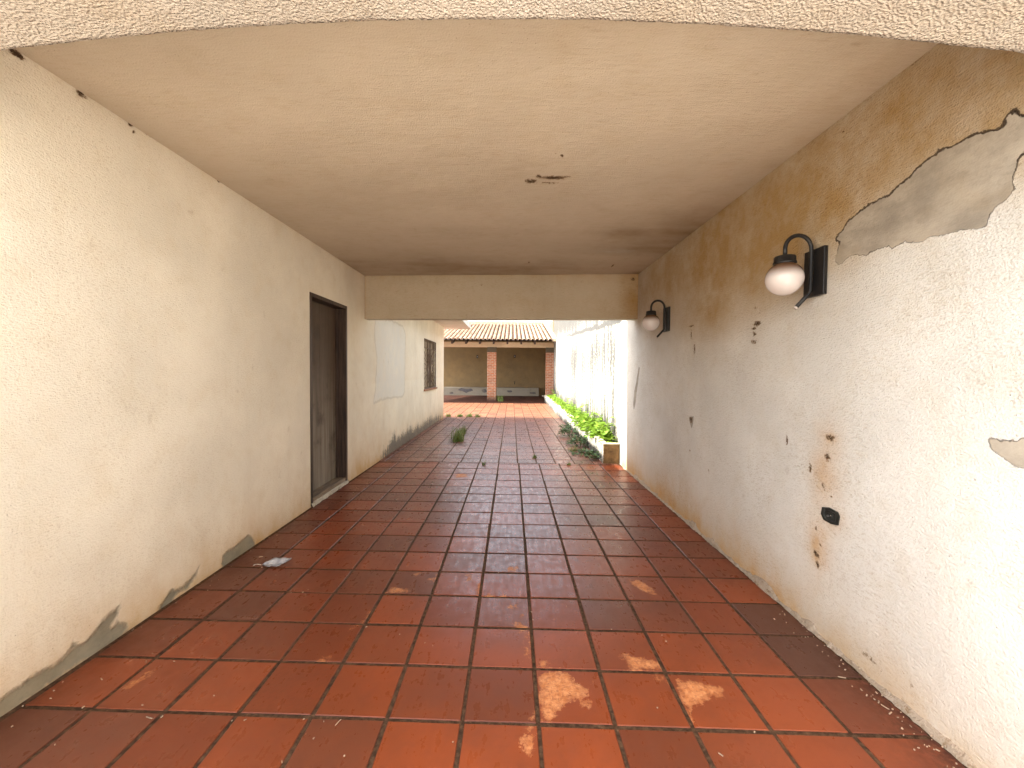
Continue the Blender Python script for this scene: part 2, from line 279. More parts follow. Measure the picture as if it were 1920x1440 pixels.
def simple(name, col, rough=0.6, spec=0.3, vary=0.2, scale=12, bump=0.3, metal=0.0, stretch=(1, 1, 1), coat=None):
    t = NT(name); v = t.map(stretch); n = t.noise(scale, vec=v, detail=5, rough=0.6); m = t.noise(scale*6, vec=v, detail=3)
    c = t.mix(t.ramp(n, 0.3, 0.7), tuple(x*(1-vary) for x in col), tuple(min(1, x*(1+vary)) for x in col))
    return t.out(c, t.ramp(n, 0.3, 0.7, max(0.02, rough-0.08), min(1, rough+0.08)), t.bump(t.math('ADD', n, m), bump, 0.003), spec, metal, coat)

MAT = {}
CREAM = (0.74, 0.665, 0.545)
MAT['left'] = plaster('left_wall_paint', (0.80, 0.745, 0.625), comb=(1, 45, 150), grain=0.9, gray=(0.235, 0.20, 0.14), stain_col=(0.52, 0.34, 0.15), gsoft=13.0)
MAT['right'] = plaster('right_wall_paint', (0.665, 0.645, 0.59), comb=(1, 38, 170), grain=1.25, stain_col=(0.37, 0.245, 0.105), gray=(0.36, 0.315, 0.25))
MAT['ceil'] = plaster('ceiling_paint', (0.53, 0.45, 0.345), comb=(12, 60, 1), grain=0.5, vary=0.06, stain_col=(0.27, 0.19, 0.11), speck=0.5)
MAT['arch'] = plaster('arch_stucco', (0.55, 0.495, 0.43), comb=(90, 90, 90), grain=1.0, coarse=0.7, vary=0.12, hscale=75, speck=1.6)
MAT['beam'] = plaster('beam_paint', (0.54, 0.475, 0.365), comb=(20, 20, 160), grain=1.0)
MAT['yardwall'] = plaster('garden_wall_paint', (0.40, 0.39, 0.345), comb=(1, 20, 20), grain=1.0, vary=0.08, mscale=(7, 7, 0.45), mould_col=((0.015, 0.015, 0.014), (0.07, 0.067, 0.06)), mrange=(0.80, 0.90))
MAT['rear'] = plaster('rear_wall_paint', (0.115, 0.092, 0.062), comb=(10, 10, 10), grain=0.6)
MAT['plain'] = plaster('old_white_paint', (0.72, 0.69, 0.63), comb=(10, 10, 10), grain=0.8)

def tile_mat(name, cols, wear_col, rough=(0.16, 0.42), spec=0.30):
    t = NT(name); tid = t.attr('tile'); 
    n1 = t.noise(2.2, detail=4); n2 = t.noise(14, detail=5, rough=0.65); n3 = t.noise(90, detail=3)
    wn_ = t.n.new('ShaderNodeTexWhiteNoise'); wn_.noise_dimensions = '1D'; t.lk(tid, wn_.inputs['W']); r1 = wn_.outputs['Value']
    c = t.mix(t.ramp(r1, 0.0, 1.0), cols[0], cols[1])
    c = t.mix(t.math('MULTIPLY', t.ramp(n1, 0.35, 0.7), 0.55), c, cols[2])
    c = t.mix(t.math('MULTIPLY', t.ramp(n2, 0.5, 0.8), 0.2), c, tuple(x*0.6 for x in cols[0]))
    c = t.mix(t.attr('dark'), c, (0.075, 0.035, 0.022))
    wob = t.math('ADD', t.math('MULTIPLY', t.math('SUBTRACT', t.noise(26, detail=9, rough=0.8), 0.5), 0.13),
                 t.math('MULTIPLY', t.math('SUBTRACT', t.noise(110, detail=3), 0.5), 0.012))
    sk_ = t.noise(1, vec=t.map((46, 16, 1), rot=(0, 0, -0.5)), detail=6, rough=0.75)
    wf = t.math('ADD', t.attr('wear'), t.math('MULTIPLY', t.math('ADD', wob, t.math('MULTIPLY', t.math('SUBTRACT', sk_, 0.5), 0.05)), t.ramp(t.attr('wear'), 0.0, 0.02)))
    wm = t.math('MULTIPLY', t.ramp(wf, 0.0485, 0.0515), t.ramp(wf, 0.045, 0.085, 0.45, 1.0))
    wm = t.math('MULTIPLY', wm, t.ramp(t.noise(55, detail=6, rough=0.75), 0.36, 0.52, 0.30, 1))
    lone = t.math('MULTIPLY', t.ramp(t.noise(3.1, detail=8, rough=0.78, dist=0.4), 0.655, 0.70), 0.42)
    wm = t.math('MAXIMUM', wm, lone)
    wc = t.mix(t.ramp(t.noise(28, detail=6, rough=0.7), 0.35, 0.65), wear_col, (wear_col[0]*0.78, wear_col[1]*0.62, wear_col[2]*0.5))
    c = t.mix(wm, c, wc)
    # dirt on the lowered tile rims and along the walls
    d = t.math('MULTIPLY', t.attr('dirt'), t.ramp(t.noise(30, detail=6, rough=0.7), 0.3, 0.6)); 
    c = t.mix(t.math('MULTIPLY', d, 0.85, clamp=True), c, (0.055, 0.018, 0.010))
    # scratches and scuffs
    sc = t.ramp(t.noise(1, vec=t.map((30, 3, 1), rot=(0, 0, 0.5)), detail=5, rough=0.7), 0.62, 0.75)
    c = t.mix(t.math('MULTIPLY', sc, 0.06), c, (0.45, 0.25, 0.14))
    r = t.ramp(t.math('ADD', t.math('MULTIPLY', n2, 0.6), t.math('MULTIPLY', t.noise(1, vec=t.map((40, 5, 1)), detail=4), 0.4)), 0.35, 0.65, rough[0], rough[1])
    r = t.math('ADD', r, t.math('MULTIPLY', wm, 0.35)); r = t.math('ADD', r, t.math('MULTIPLY', d, 0.3), clamp=True)
    h = t.math('ADD', t.math('MULTIPLY', n1, 2.0), t.math('MULTIPLY', n2, 0.35)); h = t.math('ADD', h, t.math('MULTIPLY', n3, 0.12))
    h = t.math('SUBTRACT', h, t.math('MULTIPLY', wm, 0.35))
    return t.out(c, r, t.bump(h, 0.25, 0.003), spec=spec)
MAT['tile'] = tile_mat('terracotta_tile', [(0.165, 0.036, 0.012), (0.255, 0.055, 0.0165), (0.135, 0.036, 0.015)], (0.60, 0.255, 0.10), rough=(0.24, 0.44))
MAT['yardtile'] = tile_mat('yard_tile', [(0.15, 0.055, 0.035), (0.23, 0.085, 0.050), (0.11, 0.050, 0.036)], (0.42, 0.2, 0.12), rough=(0.2, 0.5))
MAT['suntile'] = tile_mat('sunlit_patio_tile', [(0.22, 0.085, 0.043), (0.30, 0.125, 0.062), (0.17, 0.075, 0.045)], (0.42, 0.2, 0.12), rough=(0.3, 0.55))  # yard tile lightened, the strip's sunlight put into its colour
t = NT('grout'); n = t.noise(45, detail=4, rough=0.7)
MAT['grout'] = t.out(t.mix(t.ramp(n, 0.35, 0.7), (0.040, 0.020, 0.010), (0.125, 0.068, 0.036)), 0.9, t.bump(n, 0.8, 0.004), 0.15)

# ---------------------------------------------------------------- ground
t = NT('forecourt_concrete'); n = t.noise(0.8, detail=6); n2 = t.noise(30, detail=4)
MAT['ground'] = t.out(t.mix(t.ramp(n, 0.3, 0.7), (0.40, 0.35, 0.29), (0.52, 0.47, 0.40)), 0.9, t.bump(n2, 0.4, 0.006), 0.2)
m = MB(); m.add([(-300, -300, -0.03), (300, -300, -0.03), (300, 300, -0.03), (-300, 300, -0.03)], [(0, 1, 2, 3)])
tag(m.build('ground', MAT['ground']), kind='structure')

# ---------------------------------------------------------------- tiled floors
def tiled(name, x0, x1, y0, y1, px, py, ox, oy, gap, skew, mat, ndiv, wear=None, dark=None, z=0.0, dirt=None, tilt=0.003):
    verts = []; faces = []; A = {'tile': [], 'wear': [], 'dark': [], 'dirt': []}
    k0 = math.floor((x0-ox)/px)-1; k1 = math.ceil((x1-ox)/px)+1
    j0 = math.floor((y0-oy)/py)-1; j1 = math.ceil((y1-oy)/py)+1
    g = gap/2; bev = 0.0035
    for j in range(j0, j1):
        for k in range(k0, k1):
            xa = max(ox+k*px+g, x0); xb = min(ox+(k+1)*px-g, x1); ya = max(oy+j*py+g, y0); yb = min(oy+(j+1)*py-g, y1)
            if xb-xa < 0.02 or yb-ya < 0.02: continue
            jx = rng.normal(0, 0.0012, 4)
            q = np.linspace(0, 1, ndiv)
            gx = np.concatenate([[xa, xa+bev], xa+bev+(xb-xa-2*bev)*q[1:-1], [xb-bev, xb]])
            gy = np.concatenate([[ya, ya+bev], ya+bev+(yb-ya-2*bev)*q[1:-1], [yb-bev, yb]])
            X, Y = np.meshgrid(gx, gy); n = len(gx)
            Zt = np.zeros_like(X)
            ring = (X == xa) | (X == xb) | (Y == ya) | (Y == yb)
            Zt[ring] -= 0.0028
            tx, ty = rng.normal(0, tilt, 2)
            Zt += tx*(X-(xa+xb)/2)+ty*(Y-(ya+yb)/2)+rng.normal(0, 0.0006)
            # slightly cushioned face
            Zt += 0.0005*(1-((X-(xa+xb)/2)/(xb-xa)*2)**2*0.5-((Y-(ya+yb)/2)/(yb-ya)*2)**2*0.5)
            Xs = X+jx[0]+0.0; Ys = Y+jx[1]-skew*X
            b = len(verts)
            verts += list(zip(Xs.ravel(), Ys.ravel(), (Zt+z).ravel()))
            I = np.arange(n*n).reshape(n, n)+b
            faces += list(zip(I[:-1, :-1].ravel(), I[:-1, 1:].ravel(), I[1:, 1:].ravel(), I[1:, :-1].ravel()))
            A['tile'].append(np.full(n*n, rng.random()*50))
            A['dark'].append(np.full(n*n, dark(xa, xb, ya, yb) if dark else 0.0))
            A['wear'].append((field(wear, Xs.ravel(), Ys.ravel()) if wear else np.zeros(n*n)))
            dd = np.where(ring.ravel(), 0.8, 0.0)
            if dirt: dd = np.maximum(dd, dirt(Xs.ravel(), Ys.ravel()))
            A['dirt'].append(dd)
    me = bpy.data.meshes.new(name)
    me.from_pydata([tuple(map(float, v)) for v in verts], [], [tuple(map(int, f)) for f in faces])
    for kk, a in A.items():
        at = me.attributes.new(kk, 'FLOAT', 'POINT'); at.data.foreach_set('value', np.concatenate(a).astype(np.float32))
    me.materials.append(mat)
    return link(bpy.data.objects.new(name, me))
SK = 0.03
def dark_tile(xa, xb, ya, yb):
    cx = (xa+xb)/2; cy = (ya+yb)/2
    if 1.30 < cx < 1.66 and 1.99 < cy < 2.58: return 0.75
    if -2.1 < cx < -1.3 and rng.random() < 0.35: return 0.45
    return 0.42 if rng.random() < 0.10 else (0.22 if rng.random() < 0.25 else 0.0)
def dirt_near(x, y):
    d = np.exp(-np.clip(XR-0.01-x, 0, 9)/np.interp(y, [1.2, 1.9, 2.2], [0.14, 0.09, 0.03]))*np.where(y < 2.1, 1.3, 0.7)
    d = np.maximum(d, np.exp(-np.clip(x-XL-0.01, 0, 9)/0.05)*0.9)
    return d
fl = tiled('floor', XL+0.004, XR-0.004, 0.60, 6.30, 0.3035, 0.3075, 0.118, 1.921, 0.016, SK, MAT['tile'], 9, F_WEAR, dark_tile, 0.0, dirt_near)
tag(fl, kind='structure')
m = MB(); m.add([(-2.2, 0.6, -0.0045), (XR+0.1, 0.6, -0.0045), (XR+0.1, 25, -0.0045), (-2.2, 25, -0.0045), (-9, 12.4, -0.0045), (-9, 25, -0.0045), (-2.2, 12.4, -0.0045)],
              [(0, 1, 2, 3), (4, 6, 3, 5)])
tag(m.build('grout_bed', MAT['grout']), kind='structure')
def yd(xa, xb, ya, yb): return 0.5 if rng.random() < 0.22 else rng.random()*0.25
yf = tiled('yard_floor', XL-0.06, 1.62, 6.32, 12.40, 0.29, 0.29, 0.10, 6.32, 0.016, SK, MAT['yardtile'], 3, None, yd, 0.0, None, 0.006)
tag(yf, kind='structure')
y2 = tiled('patio_floor', -5.5, 1.75, 12.42, 18.24, 0.29, 0.29, 0.10, 12.42, 0.016, SK, MAT['suntile'], 3, None, yd, 0.0, None, 0.006)
tag(y2, kind='structure')
MAT['shadetile'] = tile_mat('shaded_shelter_tile', [(0.035, 0.012, 0.008), (0.06, 0.020, 0.012), (0.03, 0.013, 0.009)], (0.1, 0.05, 0.03), rough=(0.6, 0.8), spec=0.12)  # darker copy of the tile, roof shade put into its colour
y3 = tiled('shelter_floor', -5.5, 1.75, 18.26, 23.88, 0.29, 0.29, 0.10, 18.25, 0.012, SK*0.3, MAT['shadetile'], 3, None, yd, 0.0, None, 0.004)
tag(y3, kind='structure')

# ---------------------------------------------------------------- grids for walls
def axis(a, b, fn, must=()):
    """coordinates from a to b with step fn(x), passing through every value in must"""
    stops = sorted([s for s in must if a < s < b])+[b]; out = [a]
    for s in stops:
        st = out[-1]; seg = [st]; x = st
        while x < s: x += fn(x); seg.append(x)
        seg = np.array(seg[:-1]) if len(seg) > 2 else np.array(seg[:1])
        n = max(1, len(seg)); out += list(np.linspace(st, s, n+1)[1:])
    return np.array(out)
def grid_wall(name, mat, place, U, V, attrs, holes=(), parent=None, flip=False, extra=None, rough=0.0, smooth=True):
    UU, VV = np.meshgrid(U, V); u = UU.ravel(); v = VV.ravel(); nu, nv = len(U), len(V)
    P = place(u, v)
    I = np.arange(nu*nv).reshape(nv, nu)
    a, b, c, d = I[:-1, :-1].ravel(), I[:-1, 1:].ravel(), I[1:, 1:].ravel(), I[1:, :-1].ravel()
    cu = (u[a]+u[b])/2; cv = (v[a]+v[d])/2; keep = np.ones(len(a), bool)
    for h in holes: keep &= ~((cu > h[0]) & (cu < h[1]) & (cv > h[2]) & (cv < h[3]))
    q = np.stack([a, d, c, b] if flip else [a, b, c, d], 1)[keep]
    m = MB(); m.v = [tuple(p) for p in np.stack(P, 1).tolist()]; m.f = [tuple(r) for r in q.tolist()]
    A = {k: np.asarray(f(u, v), float) for k, f in attrs.items()}
    if extra:
        n0 = len(m.v); extra(m); n1 = len(m.v)
        A = {k: np.concatenate([x, np.zeros(n1-n0)]) for k, x in A.items()}
    return m.build(name, mat, parent, smooth=smooth, attrs=A, recalc=False)

# ================================================================ the house on the left
house = empty('house', (XL, 1.0, 0))
tag(house, 'cream plastered house with arched carport, dark recessed door and grille window', 'house')
DOOR = (4.20, 5.142, 0.0, 2.174); WIN = (9.66, 11.18, 0.957, 2.15)
def mould_left(u, v):
    base = np.interp(u, [0, 6.0, 6.4, 7.2, 9, 11.5, 12.5], [-0.35, -0.35, 0.28, 0.52, 0.46, 0.40, 0.22])
    hgt = np.interp(u, [6.2, 7, 9, 12.5], [0.10, 0.36, 0.38, 0.36])*(0.6+0.8*fbm(u, u*0, 5, 3))
    m = base*np.clip(1.25-v/np.maximum(hgt, 0.02), -0.4, 1)
    m = np.where(u < 6, -0.5, m)
    # narrow run-down marks on the outside wall
    return np.where((u > 6.2) & (v > 0.9), -0.12+0.1*fbm(u, v*0.05, 6, 9)*(v > 1.4), m)
def stain_tone_left(u, v):
    s = 0.38*np.exp(-v/0.11)*(0.4+0.9*fbm(u, v, 3, 21))  # tint at the foot: dirt with floor bounce painted in
    s += 0.22*np.exp(-(H-v)/0.10)*(u < 6)  # browner towards the ceiling joint
    # beside the door and beyond
    s += 0.20*np.exp(-((u-5.4)/0.5)**2)*fbm(u, v, 4, 31)
    s += np.where(u > 6.1, 0.16*fbm(u, v*0.15, 5, 33)*(v > 1.2), 0)
    return np.clip(s, 0, 1)
def splash_bounce_left(u, v):
    s = 0.62*np.exp(-v/0.22)*(0.35+1.0*fbm(u, v*0.6, 1.6, 23))+0.22*np.exp(-v/0.7)  # earth splash and bounce off the red floor, both as colour
    s += 0.16*np.clip((u-3.0)/3, 0, 1)*np.clip(fbm(u, v, 0.8, 24)-0.3, 0, 1)
    return np.clip(s, 0, 0.9)
def left_reveals(m):
    for (a, b, c, d), dep in ((DOOR, 0.17), (WIN, 0.16)):
        x0, x1 = XL-dep, XL
        m.add([(x0, a, c), (x1, a, c), (x1, a, d), (x0, a, d)], [(0, 1, 2, 3)])
        m.add([(x0, b, c), (x1, b, c), (x1, b, d), (x0, b, d)], [(3, 2, 1, 0)])
        m.add([(x0, a, d), (x1, a, d), (x1, b, d), (x0, b, d)], [(0, 1, 2, 3)])
        m.add([(x0, a, c), (x1, a, c), (x1, b, c), (x0, b, c)], [(3, 2, 1, 0)])
    for y in (0.95, 12.45):
        m.add([(XL-0.19, y, -0.02), (XL, y, -0.02), (XL, y, H), (XL-0.19, y, H)], [(0, 1, 2, 3)])
UL = axis(0.95, 12.45, lambda y: 0.007*max(y, 1.6), DOOR[:2]+WIN[:2])
VLx = axis(-0.02, H, lambda z: 0.016, DOOR[2:]+WIN[2:])
L_GRAYx = [p for p in L_GRAY]
grid_wall('wall', MAT['left'], lambda u, v: (XL+0*u+0.004*(fbm(u, v, 0.9, 5)-0.5)*((u > 1.0) & (u < 12.4)), u, v), UL, VLx,
          dict(gray=lambda u, v: np.clip(field(L_GRAYx, u, v)-0.004*(v < 0.6), 0, 1), white=lambda u, v: field(L_WHITE, u, v), stain=stain_tone_left,
               splash_bounce=splash_bounce_left, mark=lambda u, v: np.maximum(1.6*blobs(L_MARK[:8], u, v), 0.6*blobs(L_MARK[8:-1], u, v)), mould=mould_left), (DOOR, WIN), house, extra=left_reveals)
m = MB(); m.box(-9, XL-0.19, 0.955, 12.44, -0.02, H-0.003)
m.build('body_block', MAT['plain'], house)

# ceiling of the carport, with its slab, the rear eave and the house slab
def stain_tone_ceil(u, v):
    s = 0.75*blobs(C_WASH, u, v)*(0.4+0.9*fbm(u*0.5, v*2, 4, 41))
    s += 0.30*np.exp(-(XR-u)/0.22)*(0.3+fbm(u, v, 2, 42)) + 0.12*np.exp(-(u-XL)/0.12)  # browner towards both side walls
    s += 0.25*np.exp(-(5.6-v)/0.35)*fbm(u*0.4, v*2, 5, 43)*(v < 5.7)  # browner towards the rear beam
    s += 0.20*np.clip(fbm(u*0.35, v*1.4, 2.2, 44)-0.45, 0, 1)*2
    return np.clip(s, 0, 1)
UC = axis(XL, XR, lambda x: 0.02); VC = axis(1.05, 6.10, lambda y: 0.008*max(y, 1.6))
grid_wall('ceiling', MAT['ceil'], lambda u, v: (u, v-0.0*u, H+0*u+0.006*(fbm(u, v, 0.8, 8)-0.5)*(np.abs(u-(XL+XR)/2) < 1.8)), UC, VC,
          dict(stain=stain_tone_ceil, mark=lambda u, v: blobs([(a, b, max(ra, 0.006), max(rb, 0.006)) for a, b, ra, rb in C_MARK if b > 2.3 or ra > 0.02], u, v)*1.15,
               white=lambda u, v: 0.07*blobs(C_LIGHT, u, v)*0.8), (), house, flip=True)
m = MB(); m.box(XL-0.01, XR+0.2, 1.10, 6.10, H+0.012, H+0.17); m.box(-9, XL-0.01, 0.9, 6.10, H+0.012, H+0.17)
m.build('roof_slab', MAT['plain'], house)
m = MB(); m.box(-9, -1.275, 6.10, 12.90, H, H+0.14)
m.build('eave_slab', MAT['plain'], house, bevel=0.006)

# rear beam (slightly out of square with the walls)
BY = lambda x: 5.63-0.066*x
def beam_place(u, v): return (u, BY(u), v)
def beam_extra(m):
    z = 2.098
    n = 20; xs = np.linspace(XL, XR, n)
    for a, b in zip(xs[:-1], xs[1:]):
        m.add([(a, BY(a), z), (b, BY(b), z), (b, BY(b)+0.16, z), (a, BY(a)+0.16, z)], [(0, 3, 2, 1)])
        m.add([(a, BY(a)+0.16, z), (b, BY(b)+0.16, z), (b, BY(b)+0.16, H+0.005), (a, BY(a)+0.16, H+0.005)], [(0, 3, 2, 1)])
def stain_tone_beam(u, v):
    s = 0.16+0.75*np.exp(-((XR-u)/0.22)**2)*(0.5+0.8*fbm(u, v, 3, 51))
    s += 0.25*np.exp(-(H-v)/0.06)+0.35*np.exp(-(u-XL)/0.02)  # browner along the top edge and at the left end
    s += 0.3*np.clip(fbm(u*0.3, v*2, 3, 52)-0.45, 0, 1)
    return np.clip(s, 0, 1)
grid_wall('beam', MAT['beam'], beam_place, axis(XL, XR, lambda x: 0.03), axis(2.098, H+0.005, lambda z: 0.02),
          dict(stain=stain_tone_beam, mark=lambda u, v: blobs([(-0.42, 2.56, 0.03, 0.012), (1.58, 2.62, 0.03, 0.03), (-0.75, 2.4, 0.02, 0.01)], u, v)), (), house, extra=beam_extra)

# front arch: a 0.2 m wall whose underside we look at
def arch_z(x): return 2.44-0.0413*(x+0.25)**2
def arch_mesh():
    m = MB(); xs = axis(XL, XR, lambda x: 0.012); yf_, yb_ = 1.055, 1.27
    sk = lambda x: -0.03*x
    prof = []
    for t_ in np.linspace(0, 1, 6)[:-1]: prof.append((yb_, 1-t_, 'b'))
    for t_ in np.linspace(0, 1, 20): prof.append((yb_+(yf_-yb_)*t_, 0, 's'))
    for t_ in np.linspace(0, 1, 12)[1:]: prof.append((yf_, t_, 'f'))
    n = len(prof); X = np.repeat(xs, n)
    r = np.random.default_rng(5)
    V = []
    for x in xs:
        az_ = arch_z(x)
        for (y, t_, k) in prof:
            top = H+0.004 if k == 'b' else H+0.62
            z = az_+(top-az_)*t_
            V.append((x, y+sk(x), z))
    V = np.array(V); nz = (fbm(V[:, 0], V[:, 1], 14, 61)-0.5)*0.005+(vnoise(V[:, 0], V[:, 1], 75, 63)-0.5)*0.0016
    lo = np.tile([1.0 if t_ < 0.3 else 0 for (_, t_, _) in prof], len(xs))
    V[:, 2] += nz*lo
    V[:, 1] += (vnoise(V[:, 0], V[:, 2], 40, 64)-0.5)*0.004*lo
    m.v = [tuple(p) for p in V.tolist()]
    for i in range(len(xs)-1):
        for k in range(n-1):
            m.f.append((i*n+k, i*n+k+1, (i+1)*n+k+1, (i+1)*n+k))
    st = 0.20*np.clip(fbm(V[:, 0], V[:, 1], 2.5, 65)-0.35, 0, 1)*2
    # wall stubs that carry the arch down to the ground at both sides
    return m, st
m, st = arch_mesh()
o = m.build('arch', MAT['arch'], house, smooth=True, attrs={'stain': st}, recalc=True)
m = MB(); m.box(-9, XL-0.002, 0.80, 0.95, -0.02, H+0.62); m.build('front_wall', MAT['plain'], house)

# door: frame, leaf, threshold
t = NT('weathered_door_wood'); g = t.noise(1, vec=t.map((10, 34, 1.3)), detail=6, rough=0.7); g2 = t.noise(2.3, detail=5, rough=0.65)
sep = t.n.new('ShaderNodeSeparateXYZ'); t.lk(t.tc.outputs['Object'], sep.inputs[0])
low = t.ramp(t.math('ADD', sep.outputs['Z'], t.math('MULTIPLY', g2, 0.8)), 0.8, 2.1)
c = t.mix(t.ramp(g, 0.3, 0.7), (0.125, 0.10, 0.075), (0.25, 0.21, 0.165)); c = t.mix(t.math('MULTIPLY', low, 0.85), c, (0.07, 0.042, 0.025))
c = t.mix(t.math('MULTIPLY', t.ramp(g2, 0.52, 0.68), 0.6), c, (0.05, 0.035, 0.025))
MAT['doorwood'] = t.out(c, 0.7, t.bump(g, 0.5, 0.004), 0.25)
t = NT('dark_frame_wood'); g = t.noise(1, vec=t.map((30, 30, 2)), detail=6, rough=0.7)
MAT['framewood'] = t.out(t.mix(t.ramp(g, 0.35, 0.7), (0.022, 0.012, 0.008), (0.085, 0.05, 0.032)), 0.55, t.bump(g, 0.5, 0.004), 0.35)
MAT['sillwood'] = simple('threshold_wood', (0.17, 0.125, 0.085), 0.7, stretch=(20, 2, 20), scale=2, vary=0.4)
a, b, c_, d_ = DOOR
door = MB(); 
for ya, yb in ((a+0.046, (a+b)/2-0.002), ((a+b)/2+0.002, b-0.05)):
    door.box(XL-0.155, XL-0.118, ya, yb, 0.075, d_-0.042)
dl = door.build('door', MAT['doorwood'], house, bevel=0.002)
fr = MB()
fr.box(XL-0.165, XL+0.008, a+0.002, a+0.04, 0.0, d_-0.002); fr.box(XL-0.165, XL+0.008, b-0.04, b-0.002, 0.0, d_-0.002)
fr.box(XL-0.165, XL+0.0075, a+0.04, b-0.04, d_-0.042, d_-0.002)
fr.box(XL-0.117, XL-0.095, b-0.052, b-0.04, 0.07, d_-0.042); fr.box(XL-0.117, XL-0.095, a+0.04, a+0.052, 0.07, d_-0.042)
fr.build('door_frame', MAT['framewood'], house, bevel=0.003)
th = MB(); th.box(XL-0.165, XL-0.004, a+0.04, b-0.04, 0.03, 0.072); th.build('threshold', MAT['sillwood'], house, bevel=0.004)
st_ = MB(); rr = np.random.default_rng(3); ys = np.linspace(a, b, 60)
top = [(XL-0.02, y, 0.034+rr.normal(0, 0.003)) for y in ys]; mid = [(XL+0.018+rr.normal(0, 0.005), y, 0.030+rr.normal(0, 0.004)) for y in ys]
bot = [(XL+0.022+rr.normal(0, 0.005), y, -0.003) for y in ys]
st_.v = top+mid+bot; k = len(ys)
st_.f = [(i, i+1, k+i+1, k+i) for i in range(k-1)]+[(k+i, k+i+1, 2*k+i+1, 2*k+i) for i in range(k-1)]
st_.build('door_step', plaster('broken_mortar', (0.50, 0.45, 0.37), comb=(30, 30, 30), grain=2), house)
hd = MB(); hd.tube([(XL-0.118, a+0.115, 1.02), (XL-0.08, a+0.115, 1.02), (XL-0.075, a+0.20, 1.02)], 0.009, 10)
MAT['iron'] = simple('black_iron', (0.018, 0.016, 0.015), 0.45, 0.4, scale=40)
hd.build('handle', MAT['iron'], dl)

# grille window in the outside wall
a, b, c_, d_ = WIN
wf = MB(); x0 = XL-0.06
for (p, q, r_, s_) in ((a+.002, a+0.045, c_+.002, d_-.002), (b-0.045, b-.002, c_+.002, d_-.002), (a+0.045, b-0.045, c_+.002, c_+0.047), (a+0.045, b-0.045, d_-0.047, d_-.002), ((a+b)/2-0.025, (a+b)/2+0.025, c_+0.047, d_-0.047)):
    wf.box(x0-0.04, x0, p, q, r_, s_)
window = wf.build('window', simple('window_frame_paint', (0.22, 0.15, 0.09), 0.6, vary=0.3), house)
gl = MB()
for p, q in ((a+0.045, (a+b)/2-0.025), ((a+b)/2+0.025, b-0.045)): gl.box(x0-0.026, x0-0.02, p, q, c_+0.047, d_-0.047)
t = NT('dusty_pane'); n = t.noise(6, detail=5)
gl.build('pane', t.out(t.mix(n, (0.36, 0.28, 0.19), (0.60, 0.49, 0.35)), 0.3, None, 0.5), window)
gr = MB(); xg = XL-0.012; ym = (a+b)/2; zm = (c_+d_)/2
def bar(p, q, r_=0.009): gr.tube([(xg, p[0], p[1]), (xg, q[0], q[1])], r_, 6)
e = 0.01
for p, q in (((a+e, c_+e), (b-e, c_+e)), ((a+e, d_-e), (b-e, d_-e)), ((a+e, c_+e), (a+e, d_-e)), ((b-e, c_+e), (b-e, d_-e)), ((a+e, d_-0.22), (b-e, d_-0.22)), ((ym, c_), (ym, d_))): bar(p, q, 0.011)
for k in range(1, 14): bar((a+(b-a)*k/14, d_-0.22), (a+(b-a)*k/14, d_-e), 0.006)
zc = (c_+d_-0.22)/2
for q in range(36):
    an = 2*math.pi*q/36; dy, dz = math.cos(an), math.sin(an)
    tt = min((ym-a)/max(abs(dy), 1e-3), ((d_-0.22-c_)/2)/max(abs(dz), 1e-3))
    bar((ym+0.10*dy, zc+0.10*dz), (ym+tt*dy, zc+tt*dz), 0.0055)
ring = [(xg, ym+0.10*math.cos(2*math.pi*k/24), zc+0.10*math.sin(2*math.pi*k/24)) for k in range(25)]; gr.tube(ring, 0.009, 6)
for q in range(12):
    an = 2*math.pi*q/12; cy, cz = ym+0.36*math.cos(an), zc+0.34*math.sin(an)
    gr.tube([(xg, cy+0.06*math.cos(2*math.pi*k/12), cz+0.06*math.sin(2*math.pi*k/12)) for k in range(13)], 0.006, 5)
gr.build('grille', simple('rusty_iron', (0.11, 0.07, 0.045), 0.6, 0.35, vary=0.4), window)
sl_ = MB(); sl_.box(XL-0.12, XL+0.035, a-0.04, b+0.04, c_-0.04, c_+0.002); sl_.build('sill', simple('clay_sill', (0.26, 0.12, 0.065), 0.6), window, bevel=0.004)

# ================================================================ right-hand walls
def stain_shade_right(u, v):
    s = 0.45*blobs(R_WASH, u, v)*(0.7+0.5*fbm(u, v*0.7, 1.8, 71))  # upper wash is stain plus the arch's shade painted in
    lo = np.interp(u, [1.0, 1.5, 2.2, 3.0, 4.0, 5.5], [2.08, 1.98, 1.88, 1.62, 1.62, 1.9])+0.25*(fbm(u, v, 1.6, 72)-0.5)
    s += 0.88*np.clip((v-lo)/0.55, 0, 1)**0.8*(0.72+0.36*fbm(u, v, 1.0, 73))*np.clip((6.1-u)/1.2, 0.15, 1)
    s += 0.42*np.exp(-v/0.16)*(0.3+1.0*fbm(u, v, 2.5, 75))*np.where(u > 3.0, 1.15, 0.7)  # foot of the wall: dirt with floor bounce painted in
    s += 0.26*np.exp(-v/0.45)*np.clip((u-1.8)/2, 0.3, 1)
    s += 0.35*np.exp(-((u-5.5)/0.25)**2)*np.clip((v-1.2)/1.2, 0, 1)*fbm(u, v, 3, 77)
    return np.clip(s, 0, 1)
def splash_bounce_right(u, v):
    s = (0.85*np.exp(-v/0.17)+0.30*np.exp(-v/0.5))*(0.35+0.95*fbm(u, v*0.6, 1.8, 175))*np.interp(u, [1, 2, 3, 4], [0.40, 0.55, 0.95, 1.1])  # splashed earth plus painted bounce from the red floor
    s += 0.80*blobs(R_HALO, u, v)*(0.35+0.8*fbm(u, v, 9, 74))
    return np.clip(s, 0, 0.92)
def mark_right(u, v):
    m = blobs(R_MARK, u, v)
    return np.maximum(m, 0.60*blobs(R_MARK2, u, v))
